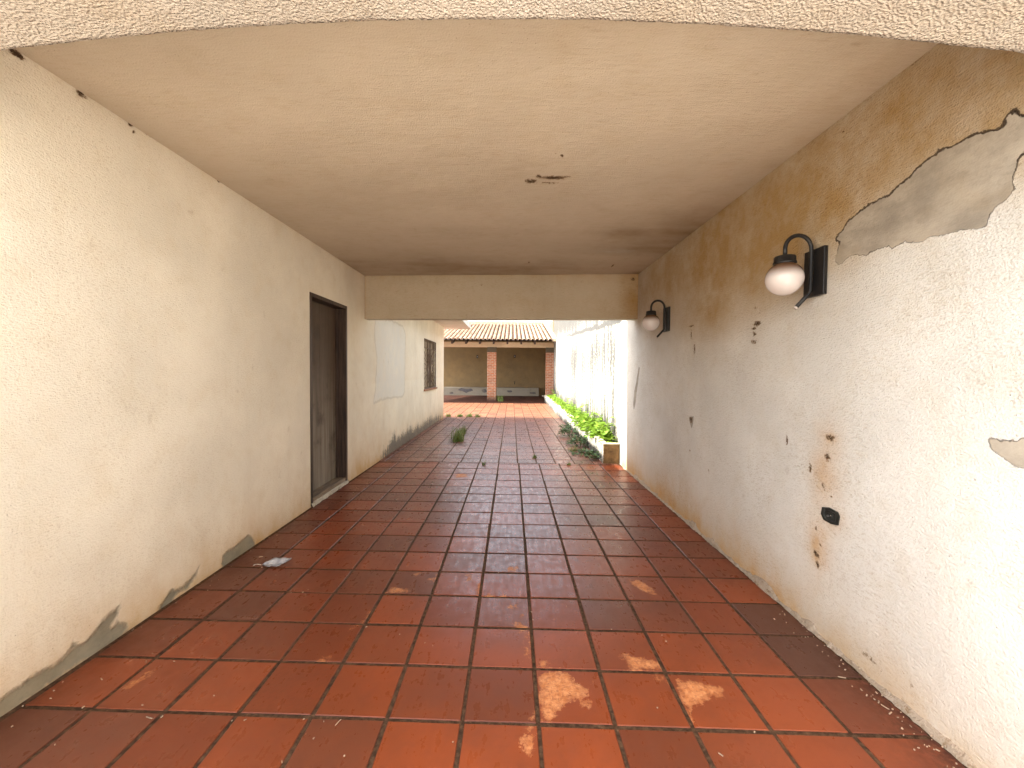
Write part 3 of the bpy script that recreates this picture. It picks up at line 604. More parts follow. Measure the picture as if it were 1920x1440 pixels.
CRACK = [(a, b, 0.06, 0.06) for a, b in R_GRAY[0][3:38]]
carwall = empty('carport_wall', (XR, 3.5, 0))
tag(carwall, 'off-white carport wall with brown stains and a long bare grey cement patch', 'wall')
YE = 6.16
def right_extra(m):
    for x, y in ((XR, 0.80),):
        m.add([(x, y, -0.02), (x+0.18, y, -0.02), (x+0.18, y, H+0.01), (x, y, H+0.01)], [(0, 1, 2, 3)])
UR = axis(0.80, YE, lambda y: 0.007*max(y, 1.5)); VR = axis(-0.02, H+0.01, lambda z: 0.014)
grid_wall('wall_face', MAT['right'], lambda u, v: (XR+0*u+0.004*(fbm(u, v, 0.9, 15)-0.5), u, v), UR, VR,
          dict(gray=lambda u, v: field(R_GRAY, u, v), crack=lambda u, v: blobs(CRACK, u, v), stain=stain_shade_right, splash_bounce=splash_bounce_right, mark=mark_right,
               mould=lambda u, v: -0.5+0.30*np.exp(-v/0.05)+0.27*blobs([(5.6, 0.15, 0.5, 0.2)], u, v)), (), carwall, flip=True, extra=right_extra)
m = MB(); m.box(XR+0.012, XR+0.19, 0.80, YE, -0.02, H+0.011); m.build('wall_core', MAT['plain'], carwall)
m = MB(); m.box(XR+0.004, XR+0.19, -3.4, 0.797, -0.025, 2.45); m.build('bounce_wall', MAT['plain'], carwall)  # unseen wall added to bounce sunlight onto the left wall
# broken render at the foot of the wall
cr = MB(); rr = np.random.default_rng(9); ys = np.arange(0.82, 6.1, 0.02); k = len(ys)
hh = 0.008+np.clip(fbm(ys, ys*0, 6, 91)-0.40, 0, 1)*0.13+np.clip(fbm(ys, ys*0, 22, 93)-0.5, 0, 1)*0.05
cr.v = [(XR+0.004, float(y), float(h_+0.002)) for y, h_ in zip(ys, hh)]+[(XR-0.006-float(h_)*0.12+rr.normal(0, .0015), float(y), float(h_*0.6)) for y, h_ in zip(ys, hh)]+[(XR-0.012-float(h_)*0.2+rr.normal(0, .003), float(y), -0.003) for y, h_ in zip(ys, hh)]
cr.f = [(i, i+1, k+i+1, k+i) for i in range(k-1)]+[(k+i, k+i+1, 2*k+i+1, 2*k+i) for i in range(k-1)]
cr.build('crumbled_skirting', plaster('crumbled_render', (0.40, 0.31, 0.225), comb=(30, 30, 30), grain=2.5), carwall)

# tall garden wall beyond, drifting away to the right
YW0, YW1, ZW = YE+0.003, 25.2, 3.9
wx = lambda y: XR+0.002+(y-YE)*0.0245
def mould_yard(u, v):
    m = 0.225+0.13*fbm(u, v*0.15, 1.2, 81)+0.14*np.clip((v-2.25-0.05*(u-6))/0.4, -0.3, 1)
    m += 0.16*np.exp(-((v-1.75)/0.5)**2)*fbm(u, v*0.3, 0.8, 82)*np.clip((16-u)/5, 0, 1)
    m += 0.30*np.exp(-np.clip(v-0.4, 0, 9)/0.22)*fbm(u, v*0, 2, 83)
    m -= 0.30*np.clip(1-(u-6.2)/0.6, 0, 1)
    s = np.abs(v-(2.19+0.052*(u-6.3)+0.07*(fbm(u, u*0, 2, 85)-0.5)))
    m += 0.35*np.exp(-(s/0.03)**2)*np.clip((15-u)/4, 0, 1)
    return m
def gray_yard(u, v):
    # ragged seam where the upper coat ends
    s = np.abs(v-(2.19+0.052*(u-6.3)+0.05*(fbm(u, v*0, 2, 85)-0.5)))
    return np.clip(0.05-s+0.003, 0, 1)*np.where(u < 13, 1, 0.8)
gw = empty('garden_wall', (XR, 12, 0)); tag(gw, 'tall sunlit white boundary wall streaked with black mould behind the planter', 'wall')
UG = axis(YW0, YW1, lambda y: 0.006*y); VG = axis(-0.02, ZW, lambda z: 0.03)
grid_wall('wall_face', MAT['yardwall'], lambda u, v: (wx(u), u, v), UG, VG, dict(mould=mould_yard, gray=gray_yard,
          stain=lambda u, v: 0.25*np.exp(-np.clip(v-0.4, 0, 9)/0.35)*fbm(u, v*0.2, 2, 87)), (), gw, flip=True)
m = MB()
p = [(wx(YW0)+0.01, YW0), (wx(YW0)+0.18, YW0), (wx(YW1)+0.18, YW1), (wx(YW1)+0.01, YW1)]
m.add([(x, y, z) for z in (-0.02, ZW+0.02) for x, y in p], [(0, 3, 2, 1), (4, 5, 6, 7), (0, 1, 5, 4), (1, 2, 6, 5), (2, 3, 7, 6), (3, 0, 4, 7)])
m.build('wall_core', MAT['plain'], gw)

# ---------------------------------------------------------------- junction box hole
bx = MB(); ring = R_BOXPX; n = len(ring); cy = sum(p[0] for p in ring)/n; cz = sum(p[1] for p in ring)/n
def loop(s_, x): return [(x, cy+(p[0]-cy)*s_, cz+(p[1]-cz)*s_) for p in ring]
bx.v = loop(1.0, XR-0.001)+loop(1.04, XR-0.007)+loop(0.72, XR-0.008)+loop(0.62, XR-0.004)+loop(0.30, XR-0.003)+loop(0.26, XR-0.006)+loop(0.12, XR-0.006)+loop(0.10, XR+0.004)
for q in range(7): bx.f += [(q*n+i, q*n+(i+1) % n, (q+1)*n+(i+1) % n, (q+1)*n+i) for i in range(n)]
bx.f.append(tuple(7*n+i for i in range(n)))
jb = bx.build('junction_box', simple('black_plastic', (0.016, 0.017, 0.014), 0.5, 0.35, vary=0.4, scale=60))
tag(jb, 'broken black electrical box set low in the stained right-hand wall', 'electrical box')
sc_ = MB(); sc_.tube([(XR-0.006, cy+0.01, cz-0.004), (XR-0.013, cy+0.01, cz-0.004)], 0.006, 8); local(sc_.build('screw', simple('grey_screw', (0.2, 0.2, 0.19), 0.4, metal=0.8), jb), jb)

# ---------------------------------------------------------------- wall lamps
MAT['lampblack'] = simple('lamp_black_paint', (0.011, 0.010, 0.010), 0.42, 0.4, vary=0.3, scale=30)
def globe_mat():
    t = NT('smoked_opal_glass'); sp = t.n.new('ShaderNodeSeparateXYZ'); t.lk(t.tc.outputs['Object'], sp.inputs[0])
    n = t.noise(18, detail=4)
    f_ = t.ramp(t.math('ADD', sp.outputs['Z'], t.math('MULTIPLY', t.math('SUBTRACT', n, 0.5), 0.01)), -0.165, -0.095)
    c = t.mix(f_, (0.60, 0.54, 0.51), (0.12, 0.058, 0.028))
    t.b.inputs['Subsurface Weight'].default_value = 0.25; t.b.inputs['Subsurface Radius'].default_value = (0.05, 0.04, 0.035)
    t.b.inputs['Subsurface Scale'].default_value = 0.5
    return t.out(c, 0.07, None, 0.6)
MAT['globe'] = globe_mat()
def wall_lamp(y, zt, label, rot=0.0):
    """the Empty stands on the wall at the top of the backplate; parts are built in its own space"""
    L = empty('wall_lamp', (XR-0.001, y, zt)); tag(L, label, 'wall lamp', 'globe lamps on the carport wall')
    def part(mb, name, mat, smooth=True, bevel=0):
        o = mb.build(name, mat, None, smooth=smooth, bevel=bevel); o.parent = L; return o
    m = MB(); m.box(-0.022, 0, -0.075, 0.075, -0.255, 0); part(m, 'backplate', MAT['lampblack'], False, 0.004)
    xo = -0.036
    m = MB(); R = 0.071; pts = [(xo-0.075, 0, -0.315), (xo-0.012, 0, -0.245), (xo, 0, -0.228), (xo, 0, -0.02)]
    # lower tail, upright, gooseneck
    for k in range(0, 19):
        q = math.pi*k/18; pts.append((xo-R+R*math.cos(q), 0, 0.0+R*1.02*math.sin(q)))
    pts.append((xo-2*R, 0, -0.045)); m.tube(pts, 0.0105, 14); part(m, 'arm', MAT['lampblack'])
    m = MB(); m.tube([(xo-0.079, 0, -0.3195), (xo-0.074, 0, -0.314)], 0.0115, 14); part(m, 'arm_tip', simple('worn_metal', (0.45, 0.40, 0.36), 0.5))
    cx = xo-2*R
    m = MB(); m.lathe([(0.0, -0.036), (0.030, -0.037), (0.048, -0.041), (0.052, -0.048), (0.052, -0.070), (0.056, -0.073), (0.056, -0.082), (0.05, -0.084), (0.0, -0.084)], (cx, 0, 0)); part(m, 'cap', MAT['lampblack'])
    m = MB(); rg = 0.092; zc = -0.160; prof = [(0.049, -0.080)]
    for k in range(0, 25):
        q = math.radians(58-148*k/24); prof.append((max(0.0005, rg*math.cos(q)), zc+rg*0.98*math.sin(q)))
    m.lathe(prof, (cx, 0, 0), 36); part(m, 'globe', MAT['globe'])
    L.rotation_euler = (0, 0, rot)
    return L
wall_lamp(2.277, 2.068, 'larger looking globe wall lamp beside the long grey cement patch')
wall_lamp(4.455, 2.085, 'smaller looking globe wall lamp near the rear beam, further down the right wall', 0.03)

# ================================================================ planter along the garden wall
pl = empty('planter', (1.42, 6.34, 0)); tag(pl, 'long low whitewashed planter box with a near end coloured brown for shade', 'planter')
PX = lambda y: 1.408+(y-6.34)*0.0098
def drips_pl(u, v): return 0.26+0.30*np.clip((0.20-v)/0.2, -0.6, 1)*fbm(u, u*0, 1.7, 95)*1.4-0.1*fbm(u, v, 0.7, 96)  # darker drips, stronger towards the foot of the side
UP = axis(6.34, 19.5, lambda y: 0.006*y); VP = axis(-0.01, 0.30, lambda z: 0.02)
grid_wall('side_wall', MAT['yardwall'], lambda u, v: (PX(u)+0.012*(fbm(u, v, 2.5, 97)-0.5), u, v+0.03*(fbm(u, u*0, 1.1, 98)-0.5)*(v > 0.29)), UP, VP,
          dict(mould=drips_pl, stain=lambda u, v: 0.35*np.exp(-v/0.12)*fbm(u, v, 3, 99)), (), pl, flip=True)
m = MB(); n = 40; ys = np.linspace(6.36, 19.5, n)
for a, b in zip(ys[:-1], ys[1:]):
    m.add([(PX(a), a, 0.296), (PX(a)+0.085, a, 0.30), (PX(b)+0.085, b, 0.30), (PX(b), b, 0.296)], [(0, 1, 2, 3)])
    m.add([(PX(a)+0.085, a, 0.30), (PX(a)+0.085, a, 0.2), (PX(b)+0.085, b, 0.2), (PX(b)+0.085, b, 0.30)], [(0, 1, 2, 3)])
m.build('coping', simple('limewashed_mortar', (0.58, 0.54, 0.44), 0.9, vary=0.3, scale=8), pl)
m = MB(); m.box(1.408, 1.652, 6.335, 6.42, -0.01, 0.285)
m.build('end_wall', simple('shaded_brown_render', (0.22, 0.135, 0.06), 0.9, vary=0.45, scale=9, bump=0.8), pl, bevel=0.008)  # dark brown here is the end's shade put into the colour
m = MB(); m.box(1.400, 1.652, 6.330, 6.425, 0.2852, 0.308); m.build('end_coping', simple('mossy_coping', (0.50, 0.44, 0.28), 0.9, vary=0.3), pl, bevel=0.006)
m = MB(); m.add([(PX(6.4)+0.05, 6.4, 0.25), (wx(6.4)+0.0, 6.4, 0.25), (wx(19.4), 19.4, 0.25), (PX(19.4)+0.05, 19.4, 0.25)], [(0, 1, 2, 3)])
m.build('soil', simple('dark_soil', (0.06, 0.04, 0.025), 0.95, vary=0.4, scale=30, bump=1), pl)

# ---------------------------------------------------------------- plants
def leaf_mat(name, a, b, trans=0.25):
    t = NT(name); tid = t.attr('leaf'); n = t.noise(8, detail=3)
    w_ = t.n.new('ShaderNodeTexWhiteNoise'); w_.noise_dimensions = '1D'; t.lk(tid, w_.inputs['W'])
    c = t.mix(w_.outputs['Value'], a, b)
    t.out(c, 0.5, None, 0.3)
    tr = t.n.new('ShaderNodeBsdfTranslucent'); t.lk(c, tr.inputs[0])
    mx = t.n.new('ShaderNodeMixShader'); mx.inputs[0].default_value = trans
    t.lk(t.b.outputs[0], mx.inputs[1]); t.lk(tr.outputs[0], mx.inputs[2]); t.lk(mx.outputs[0], t.n['Material Output'].inputs[0])
    return t.m
MAT['bright_leaf'] = leaf_mat('bright_leaf', (0.13, 0.25, 0.02), (0.25, 0.38, 0.035))
MAT['weed'] = leaf_mat('weed_leaf', (0.05, 0.095, 0.035), (0.09, 0.14, 0.05))
MAT['grass'] = leaf_mat('grass_blade', (0.10, 0.15, 0.03), (0.19, 0.22, 0.06))
class Leaves:
    def __init__(s, seed): s.m = MB(); s.a = []; s.r = random.Random(seed)
    def leaf(s, p, d, L, w, droop=0.3):
        """a folded, curved leaf of three segments"""
        r = s.r; d = Vector(d).normalized(); side = d.cross(Vector((0, 0, 1)))
        if side.length < 0.05: side = Vector((1, 0, 0))
        side.normalize(); side = (side+Vector((0, 0, r.uniform(-0.5, 0.5)))).normalized(); nrm = side.cross(d)
        p = Vector(p); V = []; b = len(s.m.v); idv = r.random()*90
        for tt, ww in ((0, 0.12), (0.35, 1.0), (0.7, 0.75), (1.0, 0.04)):
            c = p+d*(L*tt)+Vector((0, 0, -droop*L*tt*tt))
            V += [c-side*w*ww*0.5+nrm*w*0.12, c, c+side*w*ww*0.5+nrm*w*0.12]
        F = []
        for i in range(3):
            for j in range(2): F.append((i*3+j, i*3+j+1, i*3+j+4, i*3+j+3))
        s.m.add(V, F); s.a += [idv]*12
    def blade(s, p, ang, lean, L, w):
        r = s.r; b = len(s.m.v); idv = r.random()*90; V = []
        o = Vector((math.cos(ang), math.sin(ang), 0)); sd = Vector((-o.y, o.x, 0))
        for tt in (0, 0.4, 0.75, 1):
            c = Vector(p)+o*(L*lean*tt*tt)+Vector((0, 0, L*(tt-0.35*lean*tt*tt))); ww = w*(1-0.92*tt)
            V += [c-sd*ww/2, c+sd*ww/2]
        s.m.add(V, [(0, 1, 3, 2), (2, 3, 5, 4), (4, 5, 7, 6)]); s.a += [idv]*8
    def clump(s, c, rad, hgt, n, L, w):
        r = s.r
        for _ in range(n):
            q = r.random()*6.283; rr_ = rad*math.sqrt(r.random()); z = hgt*(1-(rr_/rad)**2*0.6)*r.uniform(0.25, 1)
            el_ = r.uniform(-0.1, 0.9)
            s.leaf((c[0]+rr_*math.cos(q), c[1]+rr_*math.sin(q), c[2]+z), (math.cos(q)*math.cos(el_), math.sin(q)*math.cos(el_), math.sin(el_)), L*r.uniform(0.6, 1.3), w*r.uniform(0.7, 1.3))
    def stem(s, p, q, r_=0.003):
        n0 = len(s.m.v); s.m.tube([p, ((p[0]+q[0])/2, (p[1]+q[1])/2, (p[2]+q[2])/2+0.02), q], r_, 5); s.a += [3.0]*(len(s.m.v)-n0)
    def build(s, name, mat): return s.m.build(name, mat, None, smooth=True, attrs={'leaf': s.a}, recalc=False)
lv = Leaves(5); R_ = random.Random(8)
y = 6.55
while y < 19.0:
    x0, x1 = PX(y)+0.06, wx(y)-0.03
    big = 1.25 if 6.7 < y < 9.2 else (1.0 if y < 12 else 0.8)
    if not 6.62 < y < 6.95 or R_.random() < 0.3:
        x = R_.uniform(x0, x1)
        lv.clump((x, y, 0.25), 0.13*big, R_.uniform(0.10, 0.24)*big, 20, 0.085*big, 0.055*big)
    y += R_.uniform(0.03, 0.075)*(1+0.03*y)
for k in range(46):
    y = 6.7+12*R_.random()**1.6; x = R_.uniform(PX(y)+0.06, wx(y)-0.05); top = R_.uniform(0.28, 0.50)
    lv.stem((x, y, 0.25), (x+R_.uniform(-0.06, 0.06), y+R_.uniform(-0.06, 0.06), 0.25+top*0.8), 0.004)
    for q in range(7):
        a_ = R_.random()*6.28; lv.leaf((x, y, 0.25+top*R_.uniform(0.35, 0.85)), (math.cos(a_), math.sin(a_), R_.uniform(0, 0.6)), R_.uniform(0.05, 0.12), R_.uniform(0.03, 0.07))
gc = lv.build('planter_plants', MAT['bright_leaf']); tag(gc, 'bright lime-green leafy ground cover filling the long planter', 'plants', kind='stuff')

WL = ['dark leafy weed spilling at the far half of the planter foot', 'dark leafy weed at the middle of the planter foot', 'lowest spreading weed lying on tiles left of the planter end', 'small weed at the foot of the brown planter end', 'small upright weed furthest along the planter foot']
WS = [(0.24, 0.22, 150), (0.22, 0.20, 150), (0.20, 0.06, 70), (0.10, 0.12, 50), (0.12, 0.14, 50)]
for (x, y), lb, (rd, hg, n) in zip(WEEDS, WL, WS):
    lv = Leaves(int(y*100)); 
    lv.clump((min(x, PX(y)-rd*0.5), y, 0.0), rd, hg, n, 0.10, 0.042)
    for k in range(6):
        q = R_.random()*6.28; lv.stem((min(x, PX(y)-rd*0.5), y, 0), (min(x, PX(y)-rd*0.5)+rd*0.6*math.cos(q), y+rd*0.6*math.sin(q), hg*0.7))
    tag(lv.build('weed', MAT['weed']), lb, 'weed', 'weeds along the planter foot')
TL = ['long grass tuft nearest on the shaded yard tiles, left of centre', 'wispy grass tuft behind the longer tuft on shaded tiles', 'grass tuft at the foot of the middle brick pillar', 'tiny green sprig on the joint where the two floors meet, leftmost', 'thin dry sprig on the joint where the two floors meet, middle', 'small sprig on the joint where the floors meet, near the planter',
      'sunlit grass patch left of the other sunlit ones', 'widest sunlit grass patch in the tile joints', 'sunlit grass patch nearest the centre of the patio', 'sunlit grass against the corner of the house', 'small grass tuft beside the spreading weed']
TS = [(0.26, 0.13, 120, 0.28), (0.30, 0.11, 70, 0.20), (0.35, 0.14, 90, 0.34), (0.05, 0.04, 14, 0.09), (0.06, 0.04, 22, 0.07), (0.03, 0.03, 18, 0.07), (0.09, 0.08, 90, 0.11), (0.10, 0.10, 90, 0.12), (0.09, 0.08, 70, 0.11), (0.10, 0.10, 60, 0.12), (0.10, 0.10, 30, 0.10)]
for (x, y), lb, (ry_, rx_, n, L) in zip(TUFTS, TL, TS):
    lv = Leaves(int(y*77+x*31+500))
    for _ in range(n):
        lv.blade((x+R_.gauss(0, rx_*0.5), y+R_.gauss(0, ry_*0.6), -0.002), R_.random()*6.28, R_.uniform(0.2, 1.1), L*R_.uniform(0.5, 1.2), 0.010+0.0006*y)
    tag(lv.build('grass_tuft', MAT['grass']), lb, 'grass', 'grass growing in the tile joints')

# ================================================================ rear building
rb = empty('rear_building', (-0.9, 19.85, 0)); tag(rb, 'low open rear shelter with a clay tile roof on brick pillars', 'shelter')
t = NT('pillar_brick'); mp = t.map((1, 1, 1), rot=(math.radians(-90), 0, 0))
br = t.n.new('ShaderNodeTexBrick'); 
cmb = t.n.new('ShaderNodeCombineXYZ'); sp = t.n.new('ShaderNodeSeparateXYZ'); t.lk(t.tc.outputs['Object'], sp.inputs[0])
t.lk(t.math('ADD', sp.outputs['X'], sp.outputs['Y']), cmb.inputs[0]); t.lk(sp.outputs['Z'], cmb.inputs[1]); t.lk(cmb.outputs[0], br.inputs['Vector'])
br.inputs['Scale'].default_value = 1; br.inputs['Brick Width'].default_value = 0.22; br.inputs['Row Height'].default_value = 0.078
br.inputs['Mortar Size'].default_value = 0.010; br.inputs['Mortar Smooth'].default_value = 0.2
br.inputs['Color1'].default_value = (0.46, 0.145, 0.058, 1); br.inputs['Color2'].default_value = (0.30, 0.105, 0.05, 1); br.inputs['Mortar'].default_value = (0.44, 0.35, 0.26, 1)
nn = t.noise(9, detail=5); c = t.mix(t.math('MULTIPLY', t.ramp(nn, 0.4, 0.7), 0.35), br.outputs['Color'], (0.5, 0.34, 0.24))
low = t.ramp(t.math('ADD', sp.outputs['Z'], t.math('MULTIPLY', t.noise(7, detail=4), 0.25)), 0.16, 0.42, 0.75, 0); c = t.mix(low, c, (0.07, 0.035, 0.025))
h = t.math('SUBTRACT', nn, t.math('MULTIPLY', br.outputs['Fac'], 2)); MAT['brick'] = t.out(c, 0.85, t.bump(h, 0.8, 0.01), 0.2)
for x0 in (-1.173, 1.63):
    m = MB(); m.box(x0, x0+0.43, 19.85, 20.25, -0.01, 2.30); pp = m.build('pillar', MAT['brick'], rb, bevel=0.006)
    m = MB(); m.box(x0-0.003, x0+0.433, 19.846, 20.254, 2.30, 2.54); m.build('pillar_head', MAT['rear'], pp)
MAT['lintel'] = plaster('lintel_paint', (0.66, 0.52, 0.36), comb=(10, 10, 20), grain=0.6)
m = MB(); m.box(-5.6, 2.07, 19.86, 20.24, 2.54, 2.78); m.build('lintel', MAT['lintel'], rb, bevel=0.005)
def mk(u, v): return blobs([(-2.9, 2.1, 0.05, 0.3)], u, v)*0
grid_wall('back_wall', MAT['rear'], lambda u, v: (u, 24.45+0*u, v), axis(-6, 1.98, lambda x: 0.12), axis(-0.02, 3.9, lambda z: 0.08),
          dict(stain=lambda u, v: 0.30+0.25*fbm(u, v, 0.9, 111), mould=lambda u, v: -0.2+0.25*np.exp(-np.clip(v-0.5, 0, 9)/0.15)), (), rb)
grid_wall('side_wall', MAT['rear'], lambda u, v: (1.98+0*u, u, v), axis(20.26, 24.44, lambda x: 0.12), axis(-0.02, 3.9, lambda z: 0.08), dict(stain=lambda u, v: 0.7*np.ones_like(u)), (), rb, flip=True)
# plinth along the back wall with peeled dark patches
PB = [[(-3.1, 0.30), (-2.9, 0.42), (-2.6, 0.36), (-2.3, 0.40), (-2.2, 0.28), (-2.5, 0.20), (-2.6, 0.12), (-2.75, 0.22)], [(-1.75, 0.34), (-1.5, 0.38), (-1.4, 0.22), (-1.6, 0.15)], [(-0.3, 0.3), (0.0, 0.3), (0.05, 0.22), (-0.2, 0.2)], [(1.0, 0.2), (1.35, 0.22), (1.4, 0.12), (1.05, 0.14)], [(-3.6, 0.15), (-3.4, 0.2), (-3.3, 0.1), (-3.5, 0.08)]]
MAT['plinth'] = plaster('plinth_paint', (0.29, 0.255, 0.20), gray=(0.13, 0.12, 0.12), comb=(10, 10, 10), grain=0.8)
grid_wall('plinth', MAT['plinth'], lambda u, v: (u, 23.9+0*u, v), axis(-6, 1.55, lambda x: 0.06), axis(-0.02, 0.46, lambda z: 0.04),
          dict(gray=lambda u, v: field(PB, u, v), mould=lambda u, v: -0.12+0.28*np.exp(-v/0.06)), (), rb,
          extra=lambda m: m.add([(-6, 23.9, 0.46), (1.55, 23.9, 0.46), (1.55, 24.45, 0.46), (-6, 24.45, 0.46), (1.55, 23.9, 0), (1.55, 24.45, 0)], [(0, 1, 2, 3), (1, 4, 5, 2)]))
# clay tile roof
def roof_z(y): return 2.79+(y-18.65)*0.232
RY0, RY1, CW = 18.60, 24.35, 0.192
t = NT('clay_roof_tile'); tid = t.attr('tile'); w_ = t.n.new('ShaderNodeTexWhiteNoise'); w_.noise_dimensions = '1D'; t.lk(tid, w_.inputs['W'])
nn = t.noise(14, detail=5, rough=0.7); n4 = t.noise(3, detail=4)
c = t.mix(w_.outputs['Value'], (0.40, 0.235, 0.14), (0.55, 0.40, 0.27)); c = t.mix(t.math('MULTIPLY', t.ramp(n4, 0.4, 0.7), 0.45), c, (0.50, 0.42, 0.33))
c = t.mix(t.math('MULTIPLY', t.ramp(nn, 0.5, 0.75), 0.55), c, (0.10, 0.06, 0.04)); c = t.mix(t.ramp(tid, -0.6, -0.4, 0.85, 0.0), c, (0.045, 0.026, 0.018)); MAT['rooftile'] = t.out(c, 0.85, t.bump(nn, 0.6, 0.008), 0.2)
rf = MB(); ids = []; rr = random.Random(4); nt = 15; step = (RY1-RY0)/nt; x = -6.0
while x < 1.80:
    wob = rr.uniform(-0.008, 0.008)
    for j in range(nt):
        ya = RY0+j*step-0.04; yb = RY0+(j+1)*step+0.03; idv = rr.random()*70; r1 = 0.068; r2 = 0.058
        jx = wob+rr.uniform(-0.006, 0.006); lift = rr.uniform(0, 0.008)
        b = len(rf.v); V = []
        for (yy, r_, zz) in ((ya, r1, 0.030+lift), (yb, r2, 0.008)):
            for k in range(9):
                q = math.pi*k/8; V.append((x+jx-r_*math.cos(q), yy, roof_z(yy)+zz+r_*0.85*math.sin(q)))
        rf.add(V, [(k, k+1, 9+k+1, 9+k) for k in range(8)]); ids += [idv]*18
        # front lip thickness
        V = []
        for r_ in (r1, r1-0.013):
            for k in range(9):
                q = math.pi*k/8; V.append((x+jx-r_*math.cos(q), ya, roof_z(ya)+0.030+lift+r_*0.85*math.sin(q)))
        rf.add(V, [(k, 9+k, 9+k+1, k+1) for k in range(8)]); ids += [idv]*18
    x += CW
# channel tiles between the covers
x = -6.0-CW/2
while x < 1.80:
    for j in range(nt):
        ya = RY0+j*step-0.02; yb = RY0+(j+1)*step+0.03; idv = -1.0; V = []
        for (yy, zz) in ((ya, 0.018), (yb, 0.0)):
            for k in range(5):
                q = math.pi*k/4; V.append((x-0.075*math.cos(q), yy, roof_z(yy)+zz+0.03-0.045*math.sin(q)))
        rf.add(V, [(k, k+1, 5+k+1, 5+k) for k in range(4)]); ids += [idv]*10
    x += CW
roof = rf.build('roof', MAT['rooftile'], rb, smooth=True, attrs={'tile': ids}, recalc=False)
m = MB(); m.add([(-6.1, RY0+0.12, roof_z(RY0+0.12)-0.05), (1.97, RY0+0.12, roof_z(RY0+0.12)-0.05), (1.97, RY1, roof_z(RY1)-0.05), (-6.1, RY1, roof_z(RY1)-0.05)], [(0, 1, 2, 3)])
MAT['rafter'] = simple('dark_rafter', (0.05, 0.03, 0.02), 0.8, stretch=(8, 1, 8))
m.build('roof_boards', MAT['rafter'], roof)
for k in range(-5, 10):
    xx = -3.0+0.62*(k+0.5)
    if not -5.5 < xx < 1.6: continue
    m = MB(); yy0, yy1 = RY0+0.10, 24.2
    V = [(xx-0.04, yy0, roof_z(yy0)-0.058), (xx+0.04, yy0, roof_z(yy0)-0.058), (xx+0.04, yy0+0.05, roof_z(yy0)-0.19), (xx-0.04, yy0+0.05, roof_z(yy0)-0.19), (xx-0.04, yy1, roof_z(yy1)-0.058), (xx+0.04, yy1, roof_z(yy1)-0.058), (xx+0.04, yy1, roof_z(yy1)-0.17), (xx-0.04, yy1, roof_z(yy1)-0.17)]
    m.add(V, [(0, 1, 2, 3), (4, 7, 6, 5), (0, 4, 5, 1), (1, 5, 6, 2), (2, 6, 7, 3), (3, 7, 4, 0)]); m.build('rafter', MAT['rafter'], rb)
# mortar verge against the garden wall and the cap on the ridge
m = MB(); 
m.add([(1.80, RY0+0.02, roof_z(RY0)+0.10), (wx(RY0)+0.0, RY0+0.02, roof_z(RY0)+0.12), (wx(RY1), RY1, roof_z(RY1)+0.12), (1.80, RY1, roof_z(RY1)+0.10), (1.80, RY0+0.02, roof_z(RY0)-0.03), (wx(RY0), RY0+0.02, roof_z(RY0)-0.03)], [(0, 1, 2, 3), (0, 4, 5, 1)])
m.build('verge', MAT['lintel'], roof)
m = MB(); m.box(-6.1, 2.08, RY1-0.03, RY1+0.22, 3.9, roof_z(RY1)+0.16); m.build('ridge_cap', simple('ridge_mortar', (0.55, 0.36, 0.24), 0.9, vary=0.3), roof, bevel=0.02)
# neighbouring wall behind
nb = MB(); nb.box(-9, 6, 26.2, 26.4, -0.02, 5.6); nbw = nb.build('neighbour_wall', MAT['plain']); tag(nbw, 'tall plain white wall behind the clay tile roof', 'wall')
# small fittings on the shelter's back wall
def fitting(name, x, z, w, h_, label, cat):
    L = MB(); L.box(x-w/2, x+w/2, 24.42, 24.447, z-h_/2, z+h_/2); o = L.build(name, MAT['iron'], None, bevel=0.006)
    c = MB(); c.box(x-w*0.25, x+w*0.25, 24.412, 24.4195, z-h_*0.25, z+h_*0.25); local(c.build('socket_face', simple('grey_plastic', (0.25, 0.23, 0.2)), o), o)
    tag(o, label, cat); return o
fitting('light_switch', 0.16, 2.28, 0.12, 0.16, 'small dark wall box high on the shelter wall, between the pillars', 'wall box')
fitting('wall_socket', -2.02, 2.24, 0.10, 0.18, 'small dark wall box high on the shelter wall, left of the middle pillar', 'wall box')
tp = MB(); tp.tube([(0.16, 24.44, 0.72), (0.16, 24.34, 0.72), (0.16, 24.30, 0.70), (0.16, 24.29, 0.64)], 0.018, 10); tp.tube([(0.16, 24.36, 0.72), (0.16, 24.36, 0.78)], 0.012, 8)
tap = tp.build('tap', MAT['iron'], None, smooth=True); tag(tap, 'dark water tap low on the shelter wall above the plinth', 'tap')
hdl = MB(); hdl.tube([(0.11, 24.36, 0.785), (0.21, 24.36, 0.785)], 0.014, 8); local(hdl.build('tap_handle', MAT['iron'], tap), tap)

# ================================================================ litter on the floor
lf = MB(); n, k = 13, 7
cx, cy_ = -1.66, 2.925; ax = Vector((0.99, 0.10, 0)); bx_ = Vector((-0.12, 0.99, 0)); Lh, Wd = 0.098, 0.085
V = []
for i in range(n):
    s_ = i/(n-1)*2-1
    wd = (1-abs(s_)**2.2)**0.8*(1 if s_ < 0.2 else 1-0.25*s_)
    for j in range(k):
        q = j/(k-1)*2-1
        p = Vector((cx, cy_, 0))+ax*(Lh*s_)+bx_*(Wd*0.5*q*wd+0.012*s_*s_)
        z = 0.005+0.034*(max(0, q)**1.4)*wd+0.010*(max(0, -q)**1.4)*wd+0.040*max(0, s_)**2+0.004*math.sin(9*s_+4*q)
        V.append((p.x, p.y, z))
lf.v = V; lf.f = [(i*k+j, i*k+j+1, (i+1)*k+j+1, (i+1)*k+j) for i in range(n-1) for j in range(k-1)]
t = NT('dry_grey_leaf'); nn = t.noise(30, detail=5)
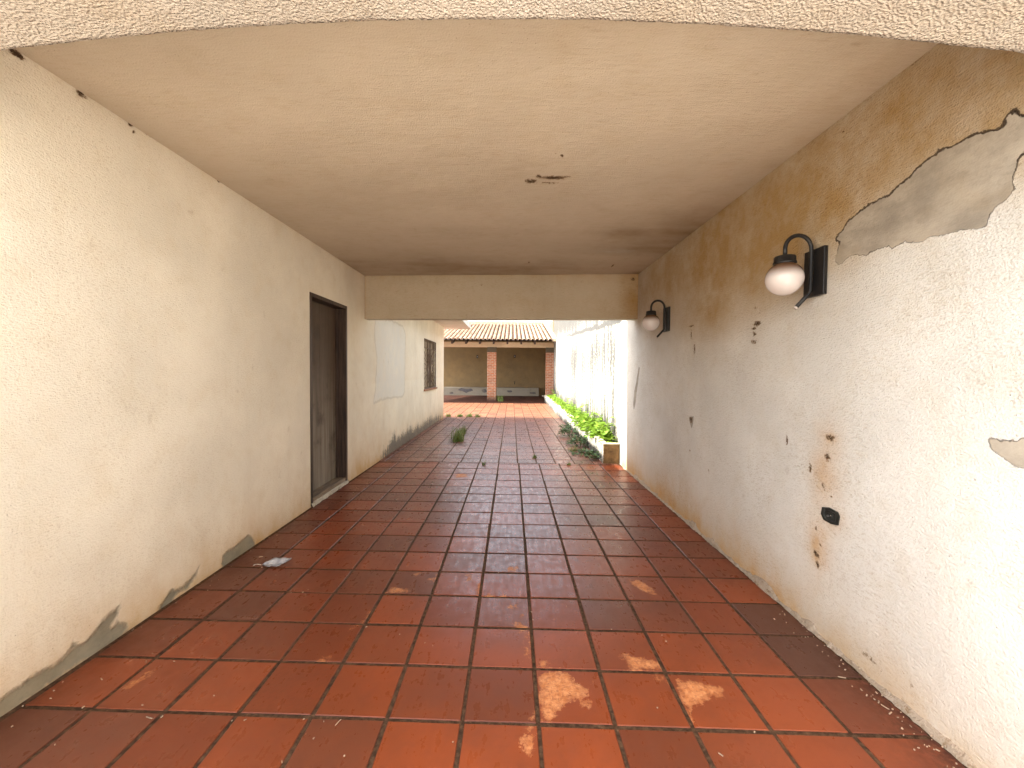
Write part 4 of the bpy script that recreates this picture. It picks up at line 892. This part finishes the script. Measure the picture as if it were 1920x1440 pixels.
dleaf = lf.build('fallen_leaf', t.out(t.mix(t.ramp(nn, 0.35, 0.65), (0.26, 0.25, 0.26), (0.46, 0.44, 0.44)), 0.6, t.bump(nn, 0.5, 0.003), 0.3), None, smooth=True)
so = dleaf.modifiers.new('solid', 'SOLIDIFY'); so.thickness = 0.0015
tag(dleaf, 'curled dry grey leaf lying on the tiles by the left wall', 'leaf')
stm = MB(); stm.tube([(cx-0.10, cy_-0.012, 0.012), (cx-0.125, cy_-0.015, 0.018), (cx-0.15, cy_-0.02, 0.012)], 0.0022, 6); local(stm.build('stalk', simple('pale_stalk', (0.5, 0.42, 0.34)), dleaf), dleaf)
ch = MB(); rr = random.Random(6)
pts = list(CHIPS)+[(XR-abs(rr.gauss(0, 0.06))-0.015, rr.uniform(1.2, 2.4)) for _ in range(60)]+[(XL+0.02+abs(rr.gauss(0, 0.05)), rr.uniform(1.4, 4.2)) for _ in range(40)]+[(rr.uniform(XL+.1, XR-.1), rr.uniform(1.2, 5.5)) for _ in range(60)]
for i, (x, y) in enumerate(pts):
    L = rr.uniform(0.001, 0.0035) if i > len(CHIPS) else (rr.uniform(0.008, 0.017) if i % 4 == 0 else rr.uniform(0.002, 0.006)); w = rr.uniform(0.001, 0.0025); q = rr.random()*3.14
    a = Vector((math.cos(q), math.sin(q), 0)); b = Vector((-a.y, a.x, 0)); p = Vector((x, y, 0.0035)); hgt = rr.uniform(0.002, 0.004)
    V = [p-a*L-b*w, p+a*L-b*w*0.6, p+a*L*0.9+b*w, p-a*L*0.8+b*w]
    V = [tuple(v_) for v_ in V]+[(v_.x, v_.y, v_.z+hgt) for v_ in V]
    ch.add(V, [(0, 3, 2, 1), (4, 5, 6, 7), (0, 1, 5, 4), (1, 2, 6, 5), (2, 3, 7, 6), (3, 0, 4, 7)])
tag(ch.build('plaster_crumbs', simple('pale_crumb', (0.42, 0.30, 0.20), 0.9, vary=0.4, scale=20)), 'scattered pale plaster crumbs and straw bits on the tiled floor', 'debris', kind='stuff')
